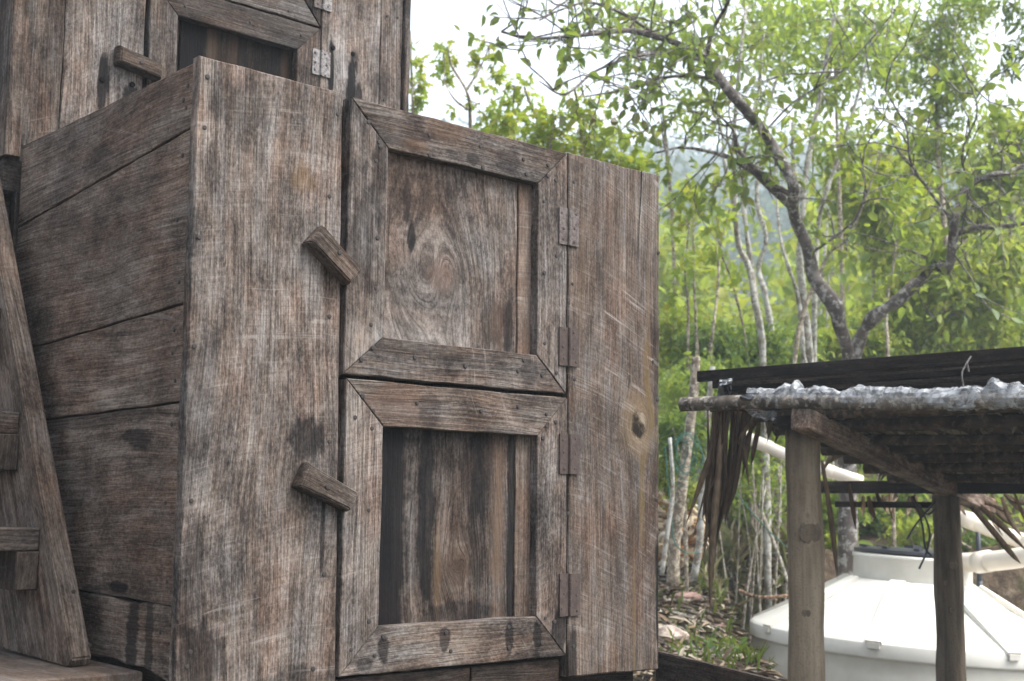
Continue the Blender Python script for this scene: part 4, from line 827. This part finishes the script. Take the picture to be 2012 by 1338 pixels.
# trees of the nearer wood behind the slope: one mass
Pm, Dm, Lm = [], [], []; trm = MB()
for i in range(125):
    d_ = 15+26*rng.random(); px_ = 1250+850*rng.random(); topy = 380+260*rng.random() if px_ > 1560 or px_ < 1370 else 620+80*rng.random()
    if px_ < 1330: topy = 400+150*rng.random()
    c = at(px_, topy, d_); zg = gz(c); rad = .5+.6*rng.random()
    if c[2]-zg < .8: continue
    hgt = c[2]-zg; nn = int(260*rad); q = rng.normal(0, 1, (nn, 3)); q /= np.linalg.norm(q, axis=1)[:, None]; q *= rng.random((nn, 1))**.4; sub = rng.normal(0, .35, (12, 3))[rng.integers(0, 12, nn)]
    Pm.append(np.array([c[0], c[1], c[2]-rad*.9])+q*np.array([rad*.6, rad*.6, min(rad*1.1, hgt*.5)])+sub*rad); Dm.append(q+rng.normal(0, .5, (nn, 3))+np.array([0, 0, -.2])); Lm.append(np.full(nn, .10+.006*d_)*(.7+.6*rng.random(nn)))
    trm.tube(smooth_path([np.array([c[0], c[1], zg-.1]), np.array([c[0]+rng.normal(0, .15), c[1], zg+hgt*.5]), c], 3), np.linspace(.05, .015, 7), 5, cap=False)
Pm, Dm, Lm = np.vstack(Pm), np.vstack(Dm), np.concatenate(Lm); V, F = leaf_arrays(Pm, Dm, Lm, Lm*.55, 'oval', .6); kind(fast_mesh('slope_wood', V, F, ML_yg), 'stuff')['label'] = 'light green wood behind the pale stems'
kind(trm.build('slope_wood_stems', BK_pale), 'stuff')['label'] = 'thin stems of the light green wood'
# far wooded hill: one mass
Pf, Df, Lf = [], [], []
for i in range(1500):
    d_ = 66+140*rng.random()**.9; r = d_*(-.30+.90*rng.random()); hgt = 5+6*rng.random(); z0 = float(ground_rd(r, d_)); nn = 130; rad = hgt*.30
    q = rng.normal(0, 1, (nn, 3)); q /= np.linalg.norm(q, axis=1)[:, None]; q *= rng.random((nn, 1))**.35
    top = np.array([*(CAM[:2]+r*Rp+d_*F2), z0+hgt*.55]); Pf.append(top+q*np.array([rad, rad, hgt*.48])); Df.append(q+np.array([0, 0, -.2])+rng.normal(0, .4, (nn, 3))); Lf.append(np.full(nn, .32+.55*d_/150))
Pf, Df, Lf = np.vstack(Pf), np.vstack(Df), np.concatenate(Lf)
V, F = leaf_arrays(Pf, Df, Lf, Lf*.8, 'far', .6); kind(fast_mesh('far_forest', V, F, ML_far), 'stuff')['label'] = 'hazy wooded hillside far behind the trees'

# ================================================================== WATER TANKS
M_tank = simple('white_polyethylene', (.66, .645, .59), .45, .4, 0, .05, 2.5, (.54, .52, .46), .03)
M_lid = simple('black_plastic_lid', (.022, .024, .030), .45, .45, 0, .3, 20)
M_gap = simple('tank_seam_shadow', (.25, .25, .24), .8, .2)
def tank(label, cpx, d_, rad, tilt, neck=True, rot=0.0):
    c = at(*cpx, d_); zb = -1.75+EYE; t = thing('water_tank', label, 'water tank', (c[0], c[1], zb), 'white water tanks')
    hs_ = c[2]-.315-zb if neck else c[2]-.3-zb
    rn = rad*.365; ch = .30
    prof = [(rad*.985, .0), (rad*.985, hs_-.085)]
    def fin(o):
        ax = Vector(fw); o.parent = t; o.matrix_parent_inverse = Matrix.Identity(4); o.matrix_world = Matrix.Translation(Vector((c[0], c[1], zb)))@Matrix.Rotation(tilt, 4, ax); return o
    b = MB(); b.lathe([(.0, .0), (rad*.985, .0)]+[(rad*(.992+.003*math.sin(k)), hs_*k/12) for k in range(1, 12)]+[(rad*.993, hs_-.082)], 72); fin(b.build('body', M_tank, None, True))
    b = MB(); b.lathe([(rad*1.002, hs_-.006), (rad*.992, hs_+.004), (rad*.985, hs_+.010), (rad*.60, hs_+ch*.62), (rn*1.12, hs_+ch), (rn*1.02, hs_+ch+.006)], 72); fin(b.build('shoulder', M_tank, None, True))
    b = MB(); b.lathe([(rad*.990, hs_-.0845), (rad*.9985, hs_-.083), (rad*1.0, hs_-.07), (rad*1.003, hs_-.008), (rad*1.0, hs_-.003)], 72); fin(b.build('skirt', M_tank, None, True))
    for k in range(8):
        a = rot+k*math.pi/4; e = np.array([math.cos(a), math.sin(a), 0]); s_ = np.array([-math.sin(a), math.cos(a), 0])
        p0 = e*rad*1.004+np.array([0, 0, hs_-.006]); p1 = e*rn*1.12+np.array([0, 0, hs_+ch]); dv = (p1-p0)/np.linalg.norm(p1-p0); nrm = np.cross(dv, s_); nrm *= np.sign(nrm[2]); b = MB()
        mid = (p0+p1)/2; b.box(mid+nrm*.004, (np.linalg.norm(p1-p0)/2, .042, .014), np.stack([dv, s_, nrm], 1)); b.box(e*(rad*1.006)+np.array([0, 0, hs_-.016]), (.012, .034, .014), np.stack([e, s_, np.array([0, 0, 1.])], 1)); o = b.build('rib', M_tank); fin(o)
    if neck:
        b = MB(); b.lathe([(rn, hs_+ch-.02), (rn, hs_+ch+.125), (rn*1.02, hs_+ch+.13), (rn*1.02, hs_+ch+.15), (rn*.9, hs_+ch+.15)], 56); fin(b.build('neck', M_tank, None, True))
        b = MB(); b.lathe([(rn*.99, hs_+ch+.158), (rn*1.0, hs_+ch+.164), (rn*.99, hs_+ch+.178), (rn*.80, hs_+ch+.190), (rn*.3, hs_+ch+.196), (0, hs_+ch+.197)], 56)
        for k in range(10):
            a = k*math.pi/5; b.box((math.cos(a)*rn*.86, math.sin(a)*rn*.86, hs_+ch+.192), (.018, .018, .006))
        b.box((0, 0, hs_+ch+.203), (.05, .03, .010)); o = b.build('lid', M_lid, None, False); fin(o)
    return t
tank('round white plastic water tank with black lid behind the shelter posts', (1764, 1137), 7.6, .925, math.radians(3.6), True, math.radians(-45-41.7+2+14))
tank('second white water tank mostly cut off at the right edge', (2150, 1150), 9.4, .93, 0, True, .3)

# ================================================================== PIPES
M_pvc = simple('cream_pvc', (.74, .66, .55), .4, .45, 0, .08, 5); M_pvcb = simple('black_pipe', (.03, .035, .045), .5, .4)
def pipe(label, a, b, r, mat):
    n_ = 8; pts = [a+(b-a)*k/n_-np.array([0, 0, .02*math.sin(math.pi*k/n_)]) for k in range(n_+1)]; mb = MB(); mb.tube(pts, r, 20)
    for k in (2, 6): mb.tube([pts[k]-(b-a)/np.linalg.norm(b-a)*.05, pts[k]+(b-a)/np.linalg.norm(b-a)*.05], r*1.12, 20)
    return tag(mb.build('pipe', mat, None, True, tuple(a)), label, 'pipe', 'pipes by the water tank')
pipe('cream pipe end showing on both sides of the front post', at(1440, 846, 7.9), at(1692, 946, 7.4), .036, M_pvc)
pipe('cream pipe sloping down to the right edge behind the rear post', at(1850, 998, 8.6), at(2090, 1088, 8.0), .050, M_pvc)
pipe('cream pipe leaving the tank neck towards the right edge', at(1880, 1106, 7.45), at(2110, 1074, 6.6), .055, M_pvc)
pipe('thin black upright pipe holding up the cream pipes', np.append(at(1921, 1040, 8.7)[:2], -1.75+EYE), at(1921, 1030, 8.7), .017, M_pvcb)

# ================================================================== THATCHED SHELTER
she = thing('thatched_shelter', 'open shelter of round posts under a dark palm-thatched roof', 'shelter', (*at(1582, 1330, 4.85)[:2], -1.75+EYE))

def postmat(name, a, b, dk):
    g = G(name); p = g.obj(); n1 = g.noise(g.vm('MULTIPLY', p, (40, 40, 2.5)), 1, 4, .6); n2 = g.noise(g.vm('MULTIPLY', p, (9, 9, 4)), 1, 4, .65); n3 = g.noise(p, 120, 2)
    c = g.mix(g.mr(g.m('ADD', g.m('MULTIPLY', n1, .55), g.m('MULTIPLY', n2, .45)), .34, .64), a, b); c = g.mix(g.m('MULTIPLY', g.mr(n2, .60, .70), .6), c, dk); c = g.mix(g.mr(n3, .55, .72, 0, .3), c, dk)
    return g.done(g.bsdf(c, .85, .12, g.bump(g.m('ADD', n1, n3), .5, .006)))
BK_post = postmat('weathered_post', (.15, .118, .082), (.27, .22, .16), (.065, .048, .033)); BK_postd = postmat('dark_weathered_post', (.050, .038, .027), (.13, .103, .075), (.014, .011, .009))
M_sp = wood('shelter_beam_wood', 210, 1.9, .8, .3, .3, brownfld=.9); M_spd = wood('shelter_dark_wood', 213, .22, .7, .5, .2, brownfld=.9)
M_pole = bark('grey_pole', (.17, .145, .12), (.34, .31, .27), .4, 12, (.06, .05, .04)); M_dpole = bark('dark_purlin', (.085, .06, .042), (.15, .11, .075), .4, 12, (.03, .022, .016))
M_knot = postmat('post_knot', (.085, .066, .047), (.15, .118, .085), (.04, .03, .021))
def post(top, wpx, d_, mat, label=None, knots=()):
    r0 = wpx*d_/FPX/2; zb = -1.80+EYE; n_ = 30; zs = np.linspace(zb, top[2], n_); x = np.cumsum(rng.normal(0, .0015, n_)); y = np.cumsum(rng.normal(0, .0015, n_)); x -= np.linspace(x[0], x[-1], n_); y -= np.linspace(y[0], y[-1], n_)
    pts = np.stack([top[0]+x, top[1]+y, zs], 1); rad = r0*(1.08-.10*np.arange(n_)/n_+.03*np.sin(np.arange(n_)*.9)); mb = MB(); mb.tube(pts, rad, 20, .04); o = mb.build('post', mat, she, True)
    if label: o['label'] = label
    for (dz, ang, rk) in knots:
        bmx = bmesh.new(); bmesh.ops.create_icosphere(bmx, subdivisions=3, radius=rk)
        for v in bmx.verts: q = v.co/rk; v.co *= 1+.1*math.sin(7*q.x+3*q.z)+.08*math.sin(11*q.z)
        me = bpy.data.meshes.new('knot'); bmx.to_mesh(me); bmx.free(); me.materials.append(M_knot); k = bpy.data.objects.new('knot', me); C.objects.link(k); v = -F2*math.cos(ang)+Rp*math.sin(ang)
        k.matrix_world = Matrix.Translation((top[0]+v[0]*(r0-.004), top[1]+v[1]*(r0-.004), dz+EYE))@Matrix.Rotation(math.atan2(v[1], v[0]), 4, 'Z')@Matrix.Diagonal((.16, 1, 1, 1)); k.parent = o; k.matrix_parent_inverse = o.matrix_world.inverted()
    return o
tA = at(1577, 846, 4.85); tB = at(1858, 972, 5.98); 
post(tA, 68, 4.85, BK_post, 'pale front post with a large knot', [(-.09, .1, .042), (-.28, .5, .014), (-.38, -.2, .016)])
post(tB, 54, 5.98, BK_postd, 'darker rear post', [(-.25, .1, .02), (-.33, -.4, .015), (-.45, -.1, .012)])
Vd = np.array([.63, .775]); Ud = np.array([.775, -.63])
vW = Vd[0]*Rp+Vd[1]*F2; uW = Ud[0]*Rp+Ud[1]*F2; vW /= np.linalg.norm(vW); uW = uW-vW*(uW@vW); uW /= np.linalg.norm(uW)
u3 = np.append(uW, 0)
def timber(name, a, b, w, h, mat, parent=she, upd=(0, 0, 1)):
    a, b = np.array(a), np.array(b); L = np.linalg.norm(b-a); zx = Vector((b-a)/L); xx = Vector(upd).cross(zx).normalized(); yx = zx.cross(xx); bmx = bmesh.new(); bmesh.ops.create_cube(bmx, size=1)
    for v in bmx.verts: v.co = Vector((v.co.x*w, v.co.y*h, v.co.z*L))
    bmesh.ops.bevel(bmx, geom=bmx.edges[:], offset=min(w, h)*.07, segments=1, affect='EDGES'); me = bpy.data.meshes.new(name); bmx.to_mesh(me); bmx.free(); me.materials.append(mat)
    o = bpy.data.objects.new(name, me); C.objects.link(o); mw = Matrix((xx, yx, zx)).transposed().to_4x4(); mw.translation = Vector((a+b)/2); o.matrix_world = mw
    if parent is not None: o.parent = parent; o.matrix_parent_inverse = parent.matrix_world.inverted()
    return o
slope = tB-tA; sl = slope/np.linalg.norm(slope)
e0 = at(1572, 822, 4.60); e1 = tB+np.array([0, 0, .035])+sl*.6
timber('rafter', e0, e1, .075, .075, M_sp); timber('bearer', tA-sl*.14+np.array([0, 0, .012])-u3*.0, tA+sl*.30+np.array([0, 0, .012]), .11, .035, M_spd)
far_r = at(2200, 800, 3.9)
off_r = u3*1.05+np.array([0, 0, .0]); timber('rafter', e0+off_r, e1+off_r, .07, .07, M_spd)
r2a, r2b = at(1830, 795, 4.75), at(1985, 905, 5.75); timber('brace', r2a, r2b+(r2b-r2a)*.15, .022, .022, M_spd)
# poles along the roof
pp = [(at(1340, 795, 4.95), at(2070, 782, 4.05), .026)]
mb = MB(); a, b, r0 = pp[0]; sp = smooth_path([a, a+(b-a)*.3+np.array([0, 0, .006]), a+(b-a)*.65-np.array([0, 0, .01]), b], 6); mb.tube(sp, np.linspace(1.05, .9, len(sp))*r0, 14, .06); mb.build('pole', M_pole, she, True)['label'] = 'grey pole along the roof front'
zoff = .062
def purlin(v, px0, w, mat, ext=1.9, dz=0.):
    p0 = e0+sl*v+np.array([0, 0, zoff+dz])-u3*px0; p1 = p0+u3*ext; mb = MB(); sp = smooth_path([p0, (p0+p1)/2+rng.normal(0, .012, 3), p1], 5); mb.tube(sp, w*(1+.06*rng.normal(0, 1, len(sp))), 9, .1); return mb.build('purlin', mat, she, True)
for i, v in enumerate((.18, .40, .62, .84, 1.06, 1.28, 1.55)): purlin(v, .30, .021+.004*(i % 2), M_dpole, dz=-.012)
timber('back_beam', tB-u3*.72+np.array([0, 0, .035]), tB+u3*1.2+np.array([0, 0, .035]), .06, .06, M_spd); timber('back_beam', tB-u3*.60+np.array([0, 0, -.03])+sl*.12, tB-u3*.02+np.array([0, 0, -.03])+sl*.12, .03, .03, M_spd)
M_fas = wood('fascia_wood', 240, .26, .9, .5, .3, brownfld=1.); M_fas2 = wood('fascia_wood_brown', 243, .5, .9, .5, .2, brownfld=1.)
M_top = wood('roof_edge_wood', 216, .17, .5, .5, .1)
q0, q1 = at(1372, 740, 5.0), at(2120, 686, 4.05); timber('edge_board', q0, q1, .022, .042, M_top); timber('edge_board', at(1440, 762, 4.98), at(2120, 716, 4.06), .02, .022, M_spd); timber('edge_board', at(1455, 771, 4.93), at(2120, 734, 4.04), .016, .014, M_spd)
timber('fascia_slat', at(1402, 752, 5.05), at(2120, 703, 4.10), .02, .046, M_fas); timber('fascia_slat', at(1425, 775, 5.03), at(2120, 733, 4.09), .02, .05, M_fas2); timber('fascia_slat', at(1420, 757, 5.0), at(2120, 709, 4.075), .012, .012, M_fas2)
# thatch: palm leaflets laid down the roof, seen from below
ML_thatch = None
g = G('dry_palm_thatch'); c_ = g.ramp(g.isl(), [(.1, (.045, .03, .02)), (.4, (.10, .07, .045)), (.65, (.17, .125, .083)), (.85, (.27, .225, .16)), (.97, (.40, .36, .28))]); g.done(g.bsdf(c_, .75, .2)); M_thatch = g.mat
g = G('brown_palm_blade'); c_ = g.ramp(g.rand(), [(.1, (.08, .052, .032)), (.5, (.16, .11, .07)), (.9, (.26, .195, .13))]); st_n = g.noise(g.vm('MULTIPLY', g.obj(), (90, 90, 4)), 1, 2); c_ = g.mix(g.mr(st_n, .35, .65, 0, .5), c_, (.05, .032, .02)); g.done(g.bsdf(c_, .7, .2)); M_blade = g.mat
Pt, Dt, Lt, Wt = [], [], [], []
base0 = e0+sl*.13+np.array([0, 0, zoff-.006])
for row in range(16):
    v = -.02+row*.105
    for k in range(74):
        uu = -.34+2.05*(k+rng.random())/74; p = base0+sl*v+u3*uu+np.array([0, 0, .020*rng.random()+.035]); skew = .8*math.sin(row*1.7)+.15*rng.normal()
        Pt.append(p); Dt.append(sl+u3*skew+np.array([0, 0, .13+.03*rng.normal()])); Lt.append(.22+.2*rng.random()); Wt.append(.014+.014*rng.random())
V, F = leaf_arrays(Pt, np.array(Dt), np.array(Lt), np.array(Wt), 'oval', .12); kind(fast_mesh('thatch', V, F, M_thatch, she), 'stuff')
cov = MB(); cA = base0+u3*-.33+np.array([0, 0, .062])+sl*.02; cB = cA+u3*2.05; cS = sl*1.68
cov.add([cA, cB, cB+cS, cA+cS, cA+np.array([0, 0, .025]), cB+np.array([0, 0, .025]), cB+cS+np.array([0, 0, .025]), cA+cS+np.array([0, 0, .025])], [(0, 1, 2, 3), (7, 6, 5, 4), (0, 4, 5, 1), (1, 5, 6, 2), (2, 6, 7, 3), (3, 7, 4, 0)]); cov.build('thatch_mat', simple('dark_thatch_mat', (.015, .011, .008), .9, .1, 0, .6, 40), she)
def blade(name, pts, w, mat, parent, twist=0.):
    """a flat tapering leaf blade along a path"""
    sp = smooth_path(pts, 5); n_ = len(sp); tg = np.gradient(sp, axis=0); tg /= np.linalg.norm(tg, axis=1)[:, None]; V = []
    for i in range(n_):
        s_ = np.cross(tg[i], fw*math.cos(twist)+R2*math.sin(twist)); s_ /= np.linalg.norm(s_)+1e-9; nn = np.cross(s_, tg[i]); t = i/(n_-1); ww = w*(.55+.9*t if t < .35 else .87*(1-((t-.35)/.65)**2.6)+.02)/2
        V += [sp[i]-s_*ww, sp[i]+nn*ww*.5, sp[i]+s_*ww, sp[i]+nn*ww*.5-nn*.0015]
    F = []
    for i in range(n_-1):
        for j in range(4): j2 = (j+1) % 4; F.append((i*4+j, i*4+j2, (i+1)*4+j2, (i+1)*4+j))
    b = MB(); b.add(V, F); o = b.build(name, mat, parent, True, tuple(sp[0])) if parent is None else b.build(name, mat, parent, True); return o
# leaflets hanging at the back eave
for i in range(34):
    x = 1690+330*rng.random(); d_ = 6.25+.25*rng.random(); y0 = 965+12*rng.random(); big = x > 1880
    ln = (20+70*rng.random()) if big else (15+40*rng.random()); sk = (25+50*rng.random()) if big else rng.normal(8, 14)
    blade('eave_leaflet', [at(x, y0, d_), at(x+sk*.4, y0+ln*.55, d_), at(x+sk, y0+ln, d_-.03)], .030, M_blade, she, rng.normal(0, .5))
for pl_, w_ in (([(1898, 985), (1940, 1030), (1985, 1085), (2006, 1108)], .035), ([(1915, 985), (1965, 1030), (2020, 1085)], .035), ([(1615, 905), (1630, 1000), (1640, 1080), (1645, 1138)], .028), ([(1668, 950), (1676, 1000), (1682, 1040)], .025), ([(1706, 975), (1712, 1003), (1722, 1020)], .03)):
    blade('eave_leaflet', [at(x, y, 5.9 if x < 1700 else 6.2) for x, y in pl_], w_, M_blade, she, .2)

# dry frond hanging from the pole end
fr = thing('dry_palm_frond', 'brown dry palm frond hanging from the left end of the shelter pole', 'palm frond', tuple(at(1430, 800, 4.85)))
FB = [[(1412, 800), (1405, 900), (1394, 1000), (1382, 1100)], [(1420, 800), (1412, 920), (1402, 1040), (1397, 1130), (1395, 1208)], [(1428, 800), (1424, 900), (1416, 1000), (1404, 1090)], [(1404, 800), (1400, 880), (1380, 940), (1348, 1030)], [(1440, 800), (1436, 880), (1425, 980), (1408, 1060)], [(1452, 800), (1444, 880), (1430, 950), (1412, 1020)],
      [(1462, 802), (1452, 870), (1436, 930), (1422, 1020)], [(1474, 806), (1462, 850), (1450, 900), (1436, 950)], [(1484, 812), (1474, 850), (1466, 900), (1458, 938)], [(1494, 818), (1488, 850), (1480, 890), (1476, 915)], [(1446, 800), (1440, 850), (1432, 900), (1428, 960)], [(1408, 800), (1404, 860), (1402, 930), (1398, 990)], [(1416, 800), (1416, 880), (1414, 960), (1410, 1010)], [(1398, 860), (1392, 930), (1386, 990), (1380, 1020)], [(1468, 804), (1456, 880), (1444, 960), (1428, 1010)]]
FB = FB+[[(x+rng.normal(0, 7)+k*rng.normal(0, 5), y if k == 0 else y+rng.normal(0, 20)) for k, (x, y) in enumerate(q)] for q in FB[:14]]
for i, pl_ in enumerate(FB):
    d0 = 4.86+.06*rng.random(); blade('leaflet', [at(x, y, d0+.03*k) for k, (x, y) in enumerate(pl_)], .030 if i < 6 else .022, M_blade, fr, rng.normal(0, .6))
rb_ = MB(); rb_.tube(smooth_path([at(1395, 806, 4.87), at(1440, 803, 4.86), at(1500, 812, 4.85), at(1560, 838, 4.86)], 5), np.linspace(.008, .014, 16), 7, .1); rb_.build('midrib', M_dpole, fr, True)

# plastic sheet rolled round the pole
g = G('clear_plastic_sheet'); nz = g.noise(g.vm('MULTIPLY', g.obj(), (1, 1, 1.6)), 20, 4, .6, 1.2); nb = g.bump(nz, .2, .004)
pb = g.bsdf((.44, .46, .48), .38, .5, nb); tp = g.n('ShaderNodeBsdfTransparent'); gl_ = g.mr(nz, .35, .65, .2, .75); mx = g.n('ShaderNodeMixShader'); g.t.links.new(gl_, mx.inputs[0]); g.t.links.new(tp.outputs[0], mx.inputs[1]); g.t.links.new(pb, mx.inputs[2]); g.done(mx.outputs[0]); M_plas = g.mat
pa, pb_ = at(1475, 781, 4.77), at(2070, 782, 4.05); n_, kk = 150, 14; V = []; NZ = rng.normal(0, 1, (n_, kk)); NZ = (NZ+np.roll(NZ, 1, 0)+np.roll(NZ, -1, 0)+np.roll(NZ, 1, 1))/2; sp = [pa+(pb_-pa)*t for t in np.linspace(0, 1, n_)]; tg = (pb_-pa)/np.linalg.norm(pb_-pa); sx_ = np.cross(tg, [0, 0, 1]); sx_ /= np.linalg.norm(sx_); sz_ = np.cross(sx_, tg)
bumps = [(.14, .020, .03), (.17, .022, .015), (.40, .012, .02), (.83, .034, .03), (.89, .02, .02)]
for i in range(n_):
    t = i/(n_-1); pin = 1-.35*math.exp(-((t-.155)/.012)**2)-.3*math.exp(-((t-.335)/.01)**2)-.35*math.exp(-((t-.80)/.012)**2); up_ = sum(h_*math.exp(-((t-c_)/w_)**2) for c_, h_, w_ in bumps)
    for j in range(kk):
        a = j/kk*2*math.pi; rr = .034*pin*(1+.10*math.sin(2*a+t*23)+.08*math.sin(3*a-t*61)+.085*NZ[i, j]); z_ = math.sin(a)*rr*1.05+(up_*(.95+.1*rng.random()) if math.sin(a) > .3 else 0); V.append(sp[i]+sx_*math.cos(a)*rr+sz_*z_-np.array([0, 0, .002]))
F = [(i*kk+j, i*kk+(j+1) % kk, (i+1)*kk+(j+1) % kk, (i+1)*kk+j) for i in range(n_-1) for j in range(kk)]
b = MB(); b.add(V, F); po = b.build('plastic_sheet', M_plas, None, False, tuple(pa)); tag(po, 'crumpled clear plastic sheet rolled along the front pole of the shelter', 'plastic sheet')
def scrap(name, label, cat, pxs, d_, mat):
    n_ = 7; A, B, Cc, Dd = [np.array(at(x, y, d_)) for x, y in pxs]; V = []
    for i in range(n_):
        for j in range(n_): s_, t = i/(n_-1), j/(n_-1); p = (A*(1-s_)+B*s_)*(1-t)+(Dd*(1-s_)+Cc*s_)*t; V.append(p+fw*.018*rng.normal()+U2*.003*rng.normal())
    k = len(V); V2 = V+[v+fw*.0008 for v in V]; F = [(i*n_+j, i*n_+j+1, (i+1)*n_+j+1, (i+1)*n_+j) for i in range(n_-1) for j in range(n_-1)]; F += [tuple(q+k for q in f[::-1]) for f in F]; b = MB(); b.add(V2, F); return tag(b.build(name, mat, None, False, tuple(A)), label, cat)
scrap('plastic_scrap', 'grey plastic flap hanging under the pole left of the front post', 'plastic', [(1462, 806), (1522, 806), (1524, 822), (1500, 828)], 4.72, M_plas)
scrap('plastic_scrap', 'black plastic strip lying on the pole beside the clear sheet', 'plastic', [(1455, 778), (1540, 776), (1540, 786), (1455, 786)], 4.74, M_lid)
scrap('plastic_bag', 'black bag knotted on the pole under the roof corner', 'plastic', [(1412, 746), (1440, 744), (1436, 784), (1410, 784)], 4.86, M_lid)
scrap('plastic_scrap', 'white plastic wisp tied above the black bag', 'plastic', [(1414, 749), (1438, 744), (1437, 753), (1415, 757)], 4.83, simple('white_plastic', (.75, .77, .80), .35, .5))
scrap('plastic_scrap', 'shiny plastic wisp caught between stair and box', 'plastic', [(11, 418), (19, 420), (17, 440), (9, 438)], 3.72, M_plas)
wr = MB(); wr.tube(smooth_path([at(1908, 700, 4.2), at(1898, 716, 4.19), at(1890, 735, 4.18), at(1893, 760, 4.18)], 5), .003, 5, cap=False); wr.tube(smooth_path([at(1900, 712, 4.18), at(1904, 730, 4.18)], 3), .003, 5, cap=False); tag(wr.build('tie_wire', M_galv, None, True, tuple(at(1908, 700, 4.2))), 'twisted grey wire tied over the roof edge', 'wire')
tw_ = MB()
for pl_ in ([(1800, 990), (1812, 1030), (1818, 1075), (1830, 1092)], [(1806, 990), (1826, 1040), (1822, 1080), (1806, 1118)], [(1838, 985), (1800, 1030), (1782, 1060)], [(1798, 985), (1820, 1010), (1840, 1000)]): tw_.tube(smooth_path([at(x, y, 5.88) for x, y in pl_], 5), .005, 5, cap=False)
tag(tw_.build('twine', M_lid, None, True, tuple(at(1800, 990, 5.88))), 'black twine ends hanging from the top of the darker rear post', 'twine')

# ================================================================== HAZE
hz = MB(); corners = []
for r, d_ in ((-310, -310), (310, -310), (310, 340), (-310, 340)): corners.append(CAM[:2]+r*Rp+d_*F2)
zlo, zhi = float(ZZ.min())-1.0, max(float(ZZ.max()), float(Pf[:, 2].max()))+4
hz.add([[*c, zlo] for c in corners]+[[*c, zhi] for c in corners], [(0, 3, 2, 1), (4, 5, 6, 7), (0, 1, 5, 4), (1, 2, 6, 5), (2, 3, 7, 6), (3, 0, 4, 7)])
g = G('hazy_air'); pv = g.n('ShaderNodeVolumePrincipled'); pv.inputs['Color'].default_value = (.80, .90, 1.0, 1); pv.inputs['Density'].default_value = HAZE; pv.inputs['Anisotropy'].default_value = .2; g.t.links.new(pv.outputs[0], g.out.inputs['Volume'])
ho = hz.build('haze', g.mat); kind(ho, 'stuff'); ho['label'] = 'pale humid haze in the valley air'
